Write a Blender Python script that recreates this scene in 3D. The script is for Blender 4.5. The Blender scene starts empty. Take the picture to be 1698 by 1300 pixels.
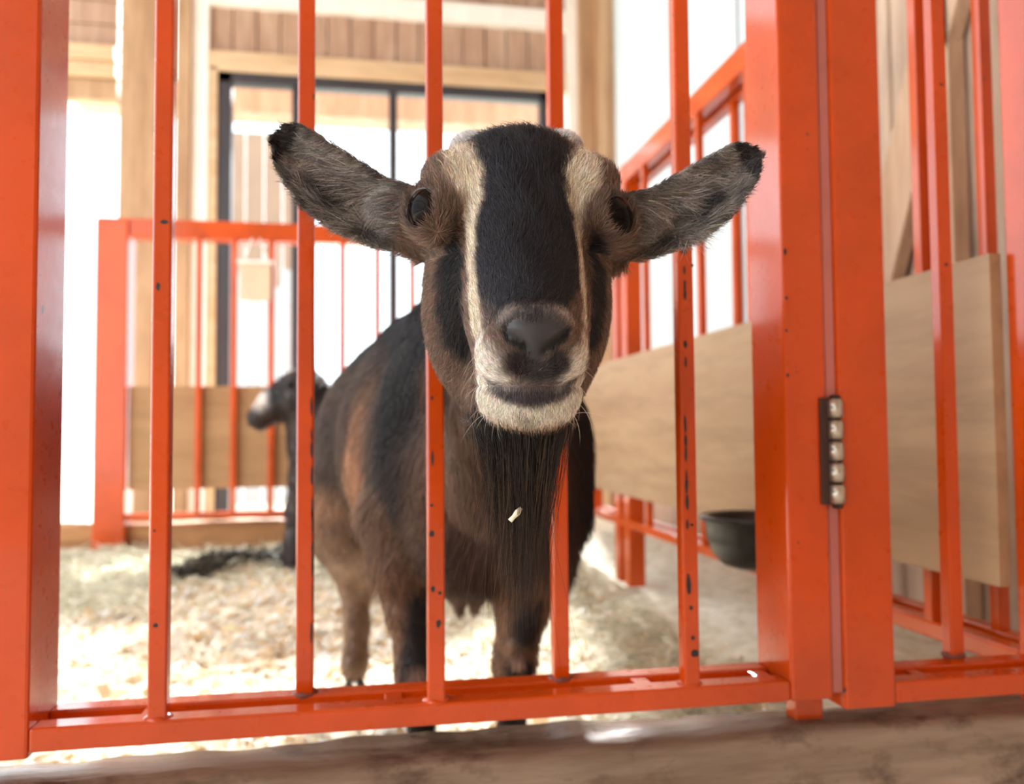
import bpy, bmesh, math, random
import numpy as np
from mathutils import Matrix, Vector

random.seed(7)
rng = np.random.default_rng(11)
scene = bpy.context.scene
C = scene.collection

# ------------------------------------------------------------------ camera
F_PX, W_PX, H_PX = 1400.0, 1698.0, 1300.0
CAM_Z = 0.47
YAW, PITCH, ROLL = math.radians(10.0), math.radians(2.6), math.radians(0.43)
fw = np.array([math.sin(YAW) * math.cos(PITCH), math.cos(YAW) * math.cos(PITCH), math.sin(PITCH)])
rt0 = np.array([math.cos(YAW), -math.sin(YAW), 0.0])
up0 = np.cross(rt0, fw)
rt = rt0 * math.cos(ROLL) - up0 * math.sin(ROLL)
up = up0 * math.cos(ROLL) + rt0 * math.sin(ROLL)
cam_d = bpy.data.cameras.new('camera')
cam = bpy.data.objects.new('camera', cam_d)
C.objects.link(cam)
cam.matrix_world = Matrix(((rt[0], up[0], -fw[0], 0), (rt[1], up[1], -fw[1], 0), (rt[2], up[2], -fw[2], CAM_Z), (0, 0, 0, 1)))
cam_d.sensor_width = 36.0
cam_d.lens = 36.0 * F_PX / W_PX
cam_d.clip_start = 0.02
cam_d.dof.use_dof = True
cam_d.dof.focus_distance = 0.56
cam_d.dof.aperture_fstop = 5.2
scene.camera = cam

# ------------------------------------------------------------------ light
world = bpy.data.worlds.new('world'); scene.world = world
world.use_nodes = True
bg = world.node_tree.nodes['Background']
bg.inputs['Color'].default_value = (0.88, 0.95, 1.0, 1)
bg.inputs['Strength'].default_value = 4.0
sun_d = bpy.data.lights.new('sun', 'SUN'); sun_d.energy = 30.0; sun_d.angle = math.radians(6); sun_d.color = (1, 0.975, 0.94)
sun = bpy.data.objects.new('sun', sun_d); C.objects.link(sun)
sun.rotation_euler = Vector((-0.19, -1.04, -0.605)).to_track_quat('-Z', 'Y').to_euler()
vs = scene.view_settings
vs.view_transform = 'Standard'; vs.look = 'None'; vs.gamma = 1.0; vs.use_curve_mapping = False
vs.exposure = -0.14

# ------------------------------------------------------------------ helpers
def ray(px, py):
    return fw + rt * (px - W_PX / 2) / F_PX - up * (py - H_PX / 2) / F_PX
def at_y(px, py, y):
    d = ray(px, py); p = d * (y / d[1]); return (p[0], y, p[2] + CAM_Z)
def srgb(r, g, b):
    f = lambda c: c / 12.92 if c <= 0.04045 else ((c + 0.055) / 1.055) ** 2.4
    return (f(r / 255), f(g / 255), f(b / 255))

def tag(o, label=None, cat=None, group=None, kind=None):
    if label: o['label'] = label
    if cat: o['category'] = cat
    if group: o['group'] = group
    if kind: o['kind'] = kind
    return o
def empty(name, loc=(0, 0, 0)):
    o = bpy.data.objects.new(name, None); C.objects.link(o); o.location = loc; o.empty_display_size = .05
    return o
def link(name, me, mat, parent=None):
    o = bpy.data.objects.new(name, me); C.objects.link(o)
    if mat and not len(me.materials): me.materials.append(mat)
    if parent is not None:
        o.parent = parent
        o.matrix_parent_inverse = Matrix.Translation(-Vector(parent.location)) if parent.parent is None else Matrix()
    return o
def smooth(me, on=True):
    me.polygons.foreach_set('use_smooth', [on] * len(me.polygons))
def from_bm(bm, name, mat, parent=None, sm=False):
    me = bpy.data.meshes.new(name); bm.to_mesh(me); bm.free()
    if sm: smooth(me)
    return link(name, me, mat, parent)
def box(name, x0, x1, y0, y1, z0, z1, mat, parent=None, bev=0.002, seg=2, jig=0.0):
    bm = bmesh.new()
    bmesh.ops.create_cube(bm, size=1)
    for v in bm.verts:
        v.co = Vector(((x0 + x1) / 2 + v.co.x * (x1 - x0), (y0 + y1) / 2 + v.co.y * (y1 - y0), (z0 + z1) / 2 + v.co.z * (z1 - z0)))
        if jig: v.co += Vector((random.uniform(-jig, jig), random.uniform(-jig, jig), random.uniform(-jig, jig)))
    if bev:
        bmesh.ops.bevel(bm, geom=bm.edges[:], offset=bev, segments=seg, profile=.5, affect='EDGES')
    return from_bm(bm, name, mat, parent)
def bar_between(name, a, b, w, h, mat, parent=None, bev=.0015):
    a, b = Vector(a), Vector(b); d = b - a
    bm = bmesh.new(); bmesh.ops.create_cube(bm, size=1)
    q = d.to_track_quat('Z', 'Y').to_matrix().to_4x4()
    for v in bm.verts:
        v.co = q @ Vector((v.co.x * w, v.co.y * h, v.co.z * d.length)) + (a + b) / 2
    if bev: bmesh.ops.bevel(bm, geom=bm.edges[:], offset=bev, segments=2, affect='EDGES')
    return from_bm(bm, name, mat, parent)

# ------------------------------------------------------------------ materials
def new_mat(name):
    m = bpy.data.materials.new(name); m.use_nodes = True
    nt = m.node_tree; b = nt.nodes['Principled BSDF']
    return m, nt, b
def N(nt, typ, **kw):
    n = nt.nodes.new(typ)
    for k, v in kw.items():
        if k in n.inputs.keys(): n.inputs[k].default_value = v
        else: setattr(n, k, v)
    return n
def ramp(nt, fac, stops):
    r = nt.nodes.new('ShaderNodeValToRGB')
    while len(r.color_ramp.elements) < len(stops): r.color_ramp.elements.new(.5)
    for e, (p, c) in zip(r.color_ramp.elements, stops):
        e.position = p; e.color = (*c, 1)
    nt.links.new(fac, r.inputs[0]); return r.outputs[0]
def coords(nt, scale=(1, 1, 1), obj=True):
    t = nt.nodes.new('ShaderNodeTexCoord'); mp = nt.nodes.new('ShaderNodeMapping')
    mp.inputs['Scale'].default_value = scale
    nt.links.new(t.outputs['Object'], mp.inputs[0]); return mp.outputs[0]
def noise(nt, vec, scale, detail=4, rough=.55):
    n = N(nt, 'ShaderNodeTexNoise', Scale=scale, Detail=detail, Roughness=rough)
    nt.links.new(vec, n.inputs['Vector']); return n.outputs['Fac']
def mixc(nt, fac, a, b):
    m = nt.nodes.new('ShaderNodeMix'); m.data_type = 'RGBA'
    L = nt.links
    if hasattr(fac, 'links') or hasattr(fac, 'is_linked'): L.new(fac, m.inputs[0])
    else: m.inputs[0].default_value = fac
    for s, i in ((a, 6), (b, 7)):
        if isinstance(s, tuple): m.inputs[i].default_value = (*s, 1)
        else: L.new(s, m.inputs[i])
    return m.outputs[2]
def bump(nt, b, h, strength=.3, dist=.002):
    n = N(nt, 'ShaderNodeBump', Strength=strength, Distance=dist)
    nt.links.new(h, n.inputs['Height']); nt.links.new(n.outputs[0], b.inputs['Normal'])

def paint_mat(name, rgb, worn=0.5, rough=.30):
    m, nt, b = new_mat(name); L = nt.links
    v = coords(nt)
    n1 = noise(nt, v, 6, 5); n2 = noise(nt, v, 60, 4)
    dark = tuple(c * .72 for c in rgb)
    col = mixc(nt, ramp(nt, n1, [(.40, (0, 0, 0)), (.70, (1, 1, 1))]), rgb, dark)
    # small brown rust scuffs and chips with a shape of their own
    v2 = coords(nt, (1, 1, .55))
    n3 = noise(nt, v2, 42, 3, .6)
    chip = ramp(nt, n3, [(.735 - .03 * worn, (0, 0, 0)), (.75 - .03 * worn, (1, 1, 1))])
    col = mixc(nt, chip, col, srgb(70, 48, 44))
    L.new(col, b.inputs['Base Color'])
    rr = ramp(nt, n2, [(.3, (rough * .8,) * 3), (.75, (rough * 1.35,) * 3)])
    L.new(rr, b.inputs['Roughness'])
    b.inputs['Coat Weight'].default_value = .75; b.inputs['Coat Roughness'].default_value = .11; b.inputs['Specular IOR Level'].default_value = .15
    bump(nt, b, n2, .12, .001)
    return m
ORANGE = srgb(198, 68, 1)
M_paint = paint_mat('orange_paint', ORANGE)
M_paint_far = paint_mat('orange_paint_fence', srgb(206, 78, 8), .2, .35)

def dark_chip_mat():
    m, nt, b = new_mat('bare_dark_metal'); b.inputs['Base Color'].default_value = (*srgb(38, 30, 32), 1); b.inputs['Roughness'].default_value = .6
    return m
M_chip = dark_chip_mat()

def wood_mat(name, light, dark, axis='x', grain=14, rough=.65, knots=True, bumps=.4):
    m, nt, b = new_mat(name); L = nt.links
    s = {'x': (.12, 1, 1), 'y': (1, .12, 1), 'z': (1, 1, .12)}[axis]
    v = coords(nt, s)
    n1 = noise(nt, v, grain, 6, .6); n2 = noise(nt, v, grain * 5, 5, .65)
    mid = tuple((a + c) / 2 for a, c in zip(light, dark))
    c1 = ramp(nt, n1, [(.3, dark), (.5, mid), (.7, light)])
    c2 = mixc(nt, ramp(nt, n2, [(.45, (0, 0, 0)), (.75, (.55, .55, .55))]), c1, tuple(c * .6 for c in dark))
    if knots:
        v3 = coords(nt, tuple(.5 if q < 1 else 1.4 for q in s))
        kn = noise(nt, v3, 4.3, 2, .4)
        c2 = mixc(nt, ramp(nt, kn, [(.72, (0, 0, 0)), (.76, (.7, .7, .7))]), c2, tuple(c * .45 for c in dark))
    L.new(c2, b.inputs['Base Color']); b.inputs['Roughness'].default_value = rough
    bump(nt, b, n2, bumps, .003)
    return m
M_ply = wood_mat('plywood', srgb(182, 150, 114), srgb(158, 122, 88), 'y', 7, .6, False, .08)
M_ply_x = wood_mat('plywood_back', srgb(182, 142, 98), srgb(162, 120, 78), 'x', 7, .6, False, .08)
M_beam = wood_mat('weathered_timber', srgb(176, 154, 134), srgb(104, 82, 64), 'x', 9, .27, True, .9)
def stain(m, rgb, scale, lo, hi):
    nt = m.node_tree; b_ = nt.nodes['Principled BSDF']; src = b_.inputs['Base Color'].links[0].from_socket
    n = noise(nt, coords(nt, (.6, 1, 1)), scale, 5, .65)
    nt.links.new(mixc(nt, ramp(nt, n, [(lo, (0, 0, 0)), (hi, (.85, .85, .85))]), src, rgb), b_.inputs['Base Color'])
stain(M_beam, srgb(66, 46, 34), 16, .50, .66)
M_sill = wood_mat('sill_timber', srgb(190, 140, 90), srgb(140, 92, 52), 'x', 8, .7, False, .5)
M_post = wood_mat('timber_post', srgb(192, 160, 124), srgb(152, 116, 84), 'z', 8, .65, True, .4)
M_plank = wood_mat('vertical_siding', srgb(190, 162, 140), srgb(160, 124, 100), 'z', 10, .65, False, .4)
M_pine = wood_mat('pale_pine', srgb(214, 188, 154), srgb(192, 158, 118), 'x', 8, .6, False, .3)
M_barn = wood_mat('grey_brown_boards', srgb(206, 182, 160), srgb(160, 134, 114), 'z', 8, .75, True, .6)
M_brace = wood_mat('brace_board', srgb(214, 184, 156), srgb(176, 142, 114), 'z', 8, .7, False, .4)

def plain(name, rgb, rough=.5, metal=0.0, spec=.5):
    m, nt, b = new_mat(name)
    n = noise(nt, coords(nt), 9, 4)
    c = ramp(nt, n, [(.3, tuple(q * .88 for q in rgb)), (.7, rgb)])
    nt.links.new(c, b.inputs['Base Color'])
    b.inputs['Roughness'].default_value = rough; b.inputs['Metallic'].default_value = metal; b.inputs['Specular IOR Level'].default_value = spec
    return m
M_white = plain('white_trim_paint', srgb(244, 240, 232), .5)
M_frame = plain('dark_door_frame', srgb(52, 52, 58), .4)
M_steel = plain('hinge_steel', srgb(190, 182, 168), .32, .9)
M_pin = plain('hinge_dark', srgb(70, 45, 38), .55, .4)
M_rubber = plain('black_rubber', srgb(26, 24, 24), .28)
M_beige = plain('beige_board', srgb(226, 200, 172), .6)
M_out = plain('outside_ground_pale', srgb(205, 205, 190), .9)
M_trunk = plain('outside_brown', srgb(150, 128, 112), .8)
M_greyout = plain('outside_grey', srgb(176, 178, 184), .7)

def sheet_mat():
    m, nt, b = new_mat('translucent_sheet'); L = nt.links
    d = N(nt, 'ShaderNodeBsdfDiffuse'); t = N(nt, 'ShaderNodeBsdfTranslucent')
    n = noise(nt, coords(nt, (1, 1, .2)), 2.5, 3)
    c = ramp(nt, n, [(.3, srgb(206, 212, 214)), (.7, srgb(220, 226, 228))])
    L.new(c, d.inputs[0]); L.new(c, t.inputs[0])
    mx = N(nt, 'ShaderNodeMixShader'); mx.inputs[0].default_value = .38
    L.new(d.outputs[0], mx.inputs[1]); L.new(t.outputs[0], mx.inputs[2])
    L.new(mx.outputs[0], nt.nodes['Material Output'].inputs[0]); return m
M_sheet = sheet_mat()
def glass_mat():
    m, nt, b = new_mat('door_glass'); L = nt.links
    t = N(nt, 'ShaderNodeBsdfTransparent'); t.inputs[0].default_value = (.93, .95, .96, 1)
    g = N(nt, 'ShaderNodeBsdfGlossy', Roughness=.02)
    fr = N(nt, 'ShaderNodeFresnel', IOR=1.45)
    mx = N(nt, 'ShaderNodeMixShader'); L.new(fr.outputs[0], mx.inputs[0]); L.new(t.outputs[0], mx.inputs[1]); L.new(g.outputs[0], mx.inputs[2])
    L.new(mx.outputs[0], nt.nodes['Material Output'].inputs[0]); return m
M_glass = glass_mat()

def bedding_mat():
    m, nt, b = new_mat('bedding'); L = nt.links
    v = coords(nt)
    n1 = noise(nt, v, 1.6, 4); n2 = noise(nt, v, 26, 5, .65); n3 = noise(nt, v, 120, 3)
    shav = ramp(nt, n2, [(.28, srgb(220, 190, 150)), (.40, srgb(244, 230, 206)), (.56, srgb(252, 247, 236))])
    hay = ramp(nt, n2, [(.3, srgb(176, 172, 148)), (.5, srgb(218, 214, 194)), (.7, srgb(238, 234, 218))])
    at = N(nt, 'ShaderNodeAttribute'); at.attribute_name = 'hay'
    L.new(mixc(nt, at.outputs['Fac'], shav, hay), b.inputs['Base Color']); b.inputs['Roughness'].default_value = .85
    b.inputs['Specular IOR Level'].default_value = .2
    bump(nt, b, n2, .8, .012)
    return m
M_bed = bedding_mat()
def attr_mat(name, rough=.7, transl=0.0, spec=.3):
    m, nt, b = new_mat(name); L = nt.links
    at = N(nt, 'ShaderNodeAttribute'); at.attribute_name = 'tint'
    L.new(at.outputs['Color'], b.inputs['Base Color']); b.inputs['Roughness'].default_value = rough
    b.inputs['Specular IOR Level'].default_value = spec
    if transl:
        t = N(nt, 'ShaderNodeBsdfTranslucent'); L.new(at.outputs['Color'], t.inputs[0])
        mx = N(nt, 'ShaderNodeMixShader'); mx.inputs[0].default_value = transl
        L.new(b.outputs[0], mx.inputs[1]); L.new(t.outputs[0], mx.inputs[2]); L.new(mx.outputs[0], nt.nodes['Material Output'].inputs[0])
    return m
M_straw = attr_mat('straw', .7, .25)
M_coat = attr_mat('goat_coat', .45, .22, .45)
M_skin = attr_mat('goat_skin', .38, 0, .4)

# ------------------------------------------------------------------ setting
GY = 0.80            # front of the gate frame
GD = 0.075           # depth of the gate frame
BY = 3.30            # back fence
WY = 4.40            # back wall
RX = 0.745            # inner face of the right fence

# floor: a bank of bedding
def hill(x, y):
    return (0.012 * np.sin(7 * x + 2) * np.sin(6 * y) + .010 * np.sin(17 * x + 3 * y) * np.sin(13 * y - 4 * x) + .05 * np.clip((y - 2.3) / 1.0, 0, 1) - .012)
def make_floor():
    xs = np.concatenate([np.linspace(-6, -1.7, 12), np.linspace(-1.65, 1.6, 150), np.linspace(1.7, 6, 12)])
    ys = np.concatenate([np.linspace(-3, .7, 14), np.linspace(.75, 4.4, 160), [5, 7, 10, 16]])
    X, Y = np.meshgrid(xs, ys, indexing='ij')
    inside = (X > -1.7) & (X < 1.6) & (Y > .7) & (Y < 4.4)
    Z = np.where(inside, hill(X, Y), -.02)
    nx, ny = X.shape
    v = np.stack([X, Y, Z], -1).reshape(-1, 3)
    i = np.arange(nx * ny).reshape(nx, ny)
    f = np.stack([i[:-1, :-1], i[1:, :-1], i[1:, 1:], i[:-1, 1:]], -1).reshape(-1, 4)
    me = bpy.data.meshes.new('floor'); me.from_pydata(v.tolist(), [], f.tolist()); smooth(me)
    a = me.attributes.new('hay', 'FLOAT', 'POINT')
    w = hay_weight(v[:, 0], v[:, 1]); a.data.foreach_set('value', w.astype(np.float32))
    return link('floor', me, M_bed)
def hay_weight(x, y):
    w = np.clip((y - 2.25 + .35 * np.sin(5 * x)) / .5, 0, 1)
    w = np.maximum(w, np.clip((x - .22 - .10 * np.sin(9 * y)) / .25, 0, 1) * .85 * np.clip((y - 1.0) / .4, 0, 1))
    return w
floor = make_floor(); tag(floor, 'pale wood shavings and hay covering the pen floor', 'floor', kind='structure')

# back wall
def S(px, py, y=WY): return at_y(px, py, y)
wall = empty('wall_back', (0, WY, 0)); tag(wall, 'wooden back wall of vertical siding above the glass door', 'wall', kind='structure')
xdl = S(362, 300)[0]; xdr = S(914, 300)[0]; zdt = S(362, 120)[2]
zh = S(500, 96)[2]; zb0 = S(345, 10)[2]; zb1 = S(345, -22)[2]
x = S(347, 60)[0]; k = 0
while x < S(938, 60)[0]:
    wpl = .118
    box('plank', x, x + wpl - .006, WY + .012 * (k % 2 == 0) * .5, WY + .03, zh, zb0 + .02, M_plank, wall, .003, 1); x += wpl; k += 1
x = S(347, 60)[0]
while x < S(938, 60)[0]:
    box('plank', x, x + wpl - .006, WY + .004, WY + .03, zb1 - .02, 3.1, M_plank, wall, .003, 1); x += wpl
box('backing_board', S(347, 60)[0], S(938, 60)[0], WY + .03, WY + .05, zdt, 3.1, M_plank, wall, 0)
box('header_board', S(345, 60)[0], S(938, 60)[0], WY - .03, WY + .03, zdt, zh, M_pine, wall, .004)
tr = box('trim_1', S(345, 60)[0], S(938, 60)[0], WY - .05, WY + .01, zb0, zb1, M_white, None, .004)
tag(tr, 'pale horizontal trim board across the siding above the door', 'trim', kind='structure')
# timbers left of the door
def timber(name, px0, px1, y0, y1, z0, z1, mat, label, cat='post', group=None):
    o = box(name, S(px0, 300, y0)[0], S(px1, 300, y0)[0], y0, y1, z0, z1, mat, None, .005)
    return tag(o, label, cat, group)
timber('timber_post', 196, 258, WY - .08, WY + .1, -.02, 3.1, M_post, 'broad knotty timber post beside the bright open doorway')
timber('timber_post', 290, 314, WY - .06, WY + .1, -.02, 3.1, M_post, 'narrow brown timber post just left of the white door trim')
t2 = box('trim_2', S(316, 300)[0], S(346, 300)[0], WY - .03, WY + .06, -.02, 3.1, M_white, None, .004)
tag(t2, 'white upright trim strip beside the glass door frame', 'trim', kind='structure')
t5 = box('trim_5', S(347, 300)[0], S(361, 300)[0], WY - .03, WY + .06, -.02, zdt + .02, M_pine, None, .003)
tag(t5, 'pale pine casing strip against the dark door frame', 'trim', kind='structure')
ho = empty('wall_left', (S(120, 100)[0], WY, 2)); tag(ho, 'boarded wall piece above the open doorway', 'wall', kind='structure')
for i, (a, b_, mt, dy) in enumerate(((80, 104, M_pine, -.06), (106, 128, M_pine, -.04), (130, 165, M_post, 0.0), (40, 78, M_plank, 0.0), (0, 38, M_plank, .0), (-60, -2, M_plank, 0))):
    box('plank', S(-60, 100)[0], S(195, 100)[0], WY + dy, WY + .06, S(150, b_)[2], S(150, a)[2], mt, ho, .004, 1)
# glass door
door = empty('door_1', (0, WY, 0)); tag(door, 'dark framed sliding glass door in the back wall', 'door', kind='structure')
fy0, fy1 = WY - .02, WY + .05
box('frame', xdl, S(384, 300)[0], fy0, fy1, -.02, zdt, M_frame, door, .003)
box('frame', xdr - .06, xdr, fy0, fy1, -.02, zdt, M_frame, door, .003)
box('frame', xdl, xdr, fy0, fy1, zdt - .055, zdt, M_frame, door, .003)
box('frame', xdl, xdr, fy0, fy1, -.02, .05, M_frame, door, .003)
xm = S(652, 300)[0]; xm2 = S(500, 300)[0]
box('mullion', xm - .022, xm + .022, fy0 + .01, fy1, .05, zdt - .055, M_frame, door, .003)
box('mullion', xm2 - .05, xm2 - .005, fy0 + .02, fy1, .05, zdt - .055, M_frame, door, .003)
for a, b_ in ((xdl + .05, xm2 - .05), (xm2 - .005, xm - .02), (xm + .02, xdr - .06)):
    box('pane', a, b_, WY + .012, WY + .018, .05, zdt - .055, M_glass, door, 0)
# right end of the back wall and corner timbers
t3 = box('trim_3', S(940, 300)[0], S(961, 300)[0], WY - .05, WY + .06, -.02, 3.1, M_white, None, .004)
tag(t3, 'pale upright trim strip right of the glass door', 'trim', kind='structure')
timber('timber_post', 963, 996, WY - .1, WY + .1, -.02, 3.1, M_post, 'timber post right of the glass door and the pale trim')
timber('timber_post', 1006, 1040, WY - .3, WY - .12, -.02, 3.1, M_post, 'timber corner post where the white sheet wall starts')
# right wall: white translucent sheets, then boards
wr = empty('wall_right', (1.27, 3, 0)); tag(wr, 'right wall of white translucent sheets and grey-brown boards', 'wall', kind='structure')
WX = 1.27
for y0, y1 in ((2.15, 2.66), (2.67, 3.30), (3.31, 4.12)):
    box('panel', WX, WX + .012, y0, y1, .25, 3.1, M_sheet, wr, 0)
for y in (2.655, 3.30):
    box('batten', WX - .008, WX, y, y + .022, .25, 3.1, M_greyout, wr, .002)
box('skirt_board', WX - .01, WX + .03, 2.15, 4.2, -.02, .25, M_plank, wr, .004)
y = .6
while y < 2.15:
    box('board', WX + random.uniform(-.004, .004), WX + .03, y, y + .148, -.02, 3.1, M_barn, wr, .004, 1); y += .155
br = bar_between('brace_board', (WX - .03, 2.05, .40), (WX - .03, 1.18, 2.3), .035, .13, M_brace, wr)
bar_between('brace_board', (WX - .03, 1.62, .05), (WX - .03, 1.62, 2.4), .035, .10, M_brace, wr)
# ceiling of boards above the pen
ce = empty('ceiling', (0, 2, 3.1)); tag(ce, 'board ceiling above the pen', 'ceiling', kind='structure')
y = -3.0
while y < 4.5:
    box('board', -1.9, 1.5, y, y + .19, 3.10, 3.13, M_plank, ce, .003, 1); y += .2

# the barn behind the viewer
wf = empty('wall_front', (0, -2.6, 0)); tag(wf, 'boarded barn wall behind the viewer', 'wall', kind='structure')
x = -1.9
while x < 1.3:
    box('board', x, x + .192, -2.63, -2.6, -.02, 3.1, M_barn, wf, .003, 1); x += .2
y = -2.6
while y < .6:
    box('board', WX, WX + .03, y, y + .192, -.02, 3.1, M_barn, wr, .003, 1); y += .2

# outside the back wall
def outside():
    o = box('porch_beam', -1.6, 1.5, 5.0, 5.2, S(600, 196, 5.0)[2], S(600, 150, 5.0)[2], M_plank, None, .01)
    tag(o, 'wooden porch beam seen through the top of the glass door', 'beam')
    e = empty('garden_shed', (S(430, 500, 6.2)[0], 6.2, 0)); tag(e, 'grey and brown shed wall behind the left glass pane', 'shed')
    xa, xb = S(375, 400, 6.2)[0], S(500, 400, 6.2)[0]
    n = 4
    for i in range(n):
        xx = xa + (xb - xa) * i / n
        box('board', xx, xx + (xb - xa) / n - .008, 6.2, 6.24, 1.6 + .1 * math.sin(i * 2.2), 2.62 , M_trunk, e, .003, 1)
        box('board', xx, xx + (xb - xa) / n - .008, 6.19, 6.23, -.02, 1.6 + .1 * math.sin(i * 2.2), M_greyout, e, .003, 1)
outside()

# timber sill under the gate
def sill(name, x0, x1, y0, y1, z0, z1, mat, seed, amp=.004, nx=90):
    r = random.Random(seed)
    bm = bmesh.new()
    prof = [(y0, z0), (y0, z1 - .022), (y0 + .004, z1 - .008), (y0 + .014, z1 - .001), ((y0 + y1) / 2, z1), (y1 - .006, z1 - .001), (y1, z1 - .01), (y1, z0)]
    rows = []
    ph = [r.uniform(0, 6) for _ in range(8)]
    for i in range(nx + 1):
        x = x0 + (x1 - x0) * i / nx
        row = []
        for j, (yy, zz) in enumerate(prof):
            k1 = amp * (math.sin(9 * x + ph[j]) + .6 * math.sin(31 * x + ph[(j + 3) % 8]) + .35 * math.sin(83 * x + ph[(j + 5) % 8]))
            row.append(bm.verts.new((x, yy + k1 * .8, zz + (k1 * .8 if 0 < j < 7 else 0))))
        rows.append(row)
    for a, b in zip(rows, rows[1:]):
        for j in range(len(prof) - 1): bm.faces.new((a[j], b[j], b[j + 1], a[j + 1]))
    bm.faces.new(rows[0][::-1]); bm.faces.new(rows[-1])
    bmesh.ops.recalc_face_normals(bm, faces=bm.faces[:])
    return from_bm(bm, name, mat, None, True)
sl = sill('timber_sill', -.75, 1.15, GY + .02, GY + .10, -.02, .157, M_beam, 3, .0022, 260)
tag(sl, 'rough weathered timber sill running under the orange gate', 'timber')
sl2 = sill('timber_sill', -1.55, RX + .05, BY + .03, BY + .12, -.02, .135, M_sill, 5)
tag(sl2, 'brown timber sill under the orange fence at the back', 'timber')

# ------------------------------------------------------------------ gate
RAIL_B, RAIL_T = .195, .216
gate = empty('gate', (.45, GY, .195)); tag(gate, 'orange steel gate of upright bars that the goat looks through', 'gate')
XL, XR = -.284, .424
box('stile', XL - .06, XL, GY, GY + GD, .19, 1.30, M_paint, gate, .003)
box('stile', XR, XR + .046, GY, GY + GD, .195, 1.30, M_paint, gate, .003)
def rails(parent, x0, x1, zb, zt, zztop):
    for yy in (GY + .001, GY + GD - .026):
        box('rail', x0, x1, yy, yy + .025, zb, zt, M_paint, parent, .0025)
        box('rail', x0, x1, yy, yy + .025, zztop - .025, zztop, M_paint, parent, .0025)
rails(gate, XL, XR, RAIL_B, RAIL_T, 1.28)
for xx in (-.20, .02, .27, .40): box('rail_tie', xx, xx + .018, GY + .02, GY + GD - .02, RAIL_B + .002, RAIL_T - .002, M_paint, gate, .0015)
def irregular(cx, cz, w, h, r, n=9):
    return [(cx + .5 * w * math.cos(t) * r.uniform(.7, 1.15), cz + .5 * h * math.sin(t) * r.uniform(.7, 1.15)) for t in [2 * math.pi * i / n for i in range(n)]]
def chips(parent, yface, spots, seed, name='paint_chip'):
    r = random.Random(seed); bm = bmesh.new()
    for (cx, cz, w, h) in spots:
        pts = irregular(cx, cz, w, h, r)
        top = [bm.verts.new((x, yface - .0004, z)) for x, z in pts]; bot = [bm.verts.new((x, yface + .0004, z)) for x, z in pts]
        n = len(pts)
        bm.faces.new(top)
        for i in range(n): bm.faces.new((top[i], bot[i], bot[(i + 1) % n], top[(i + 1) % n]))
    bmesh.ops.recalc_face_normals(bm, faces=bm.faces[:])
    o = from_bm(bm, name, M_chip, parent); o['kind'] = 'stuff'; o['label'] = 'dark chips in the orange paint'
    return o
BW = .0165
def gate_bar(parent, xc, row, spots=(), bend=0.0, top=1.27, seed=1, z0=RAIL_T - .003):
    y0 = GY + .004 if row == 0 else GY + GD - .024
    o = box('bar', xc - BW / 2, xc + BW / 2, y0, y0 + BW, z0, top, M_paint, parent, .002)
    # weld bead at the foot
    bm = bmesh.new(); bmesh.ops.create_icosphere(bm, subdivisions=2, radius=1)
    for v in bm.verts:
        q = v.co; v.co = Vector((xc + q.x * .014, y0 + BW / 2 + q.y * .012, RAIL_T - .001 + q.z * (.005 + .002 * math.sin(q.x * 7 + xc * 40))))
    w = from_bm(bm, 'weld_bead', M_paint if row == 0 else M_weld, o, True)
    w.matrix_parent_inverse = Matrix.Translation(-Vector((0, 0, 0)))
    if spots: 
        c = chips(o, y0, spots, seed); c.matrix_parent_inverse = Matrix()
    return o
M_weld = plain('weld_brown', srgb(120, 62, 48), .55)
def SP(px, py, w, h, y): 
    p = at_y(px, py, y); s = y / F_PX * 1.02
    return (p[0], p[2], w * s, h * s)
Yf, Yr = GY + .004, GY + GD - .024
def edge_line(px0, py0, px1, py1, w, n, y, seed):
    r = random.Random(seed); out = []
    for i in range(n):
        t = (i + r.uniform(.2, .8)) / n
        out.append(SP(px0 + (px1 - px0) * t, py0 + (py1 - py0) * t, w * r.uniform(.5, 1.2), abs(py1 - py0) / n * r.uniform(.5, 1.3), y))
    return out
xb1 = at_y(265, 700, Yf)[0]; xb3 = at_y(723, 900, Yf)[0]; xb5 = at_y(1143, 800, Yf)[0]
xb2 = at_y(506, 700, Yr)[0]; xb4 = at_y(930, 900, Yr)[0]
gate_bar(gate, xb1, 0, [SP(262, 475, 7, 14, Yf), SP(272, 368, 14, 8, Yf), SP(258, 1037, 7, 7, Yf), SP(256, 880, 4, 4, Yf)], seed=1)
gate_bar(gate, xb2, 1, edge_line(516, 660, 519, 1010, 4, 9, Yr, 3) + [SP(516, 1050, 4, 40, Yr)], seed=2)
gate_bar(gate, xb3, 0, [SP(716, 885, 9, 12, Yf), SP(718, 976, 7, 11, Yf), SP(729, 983, 6, 6, Yf), SP(727, 1034, 8, 13, Yf), SP(716, 838, 6, 7, Yf), SP(717, 760, 4, 26, Yf), SP(716, 660, 4, 8, Yf)], seed=3)
gate_bar(gate, xb4, 1, (), seed=4)
gate_bar(gate, xb5, 0, edge_line(1134, 410, 1136, 500, 8, 4, Yf, 8) + edge_line(1136, 560, 1137, 606, 9, 2, Yf, 9) + edge_line(1136, 690, 1140, 880, 6, 7, Yf, 11) + [SP(1142, 970, 8, 40, Yf), SP(1146, 1008, 7, 9, Yf), SP(1149, 1058, 8, 8, Yf), SP(1152, 1083, 15, 15, Yf), SP(1148, 440, 5, 6, Yf), SP(1147, 870, 6, 6, Yf)], seed=5)
chips(gate, GY + .0002, [SP(1302, 418, 7, 14, GY), SP(1304, 494, 6, 7, GY), SP(1304, 548, 5, 6, GY), SP(1306, 622, 6, 8, GY)], 21)
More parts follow.
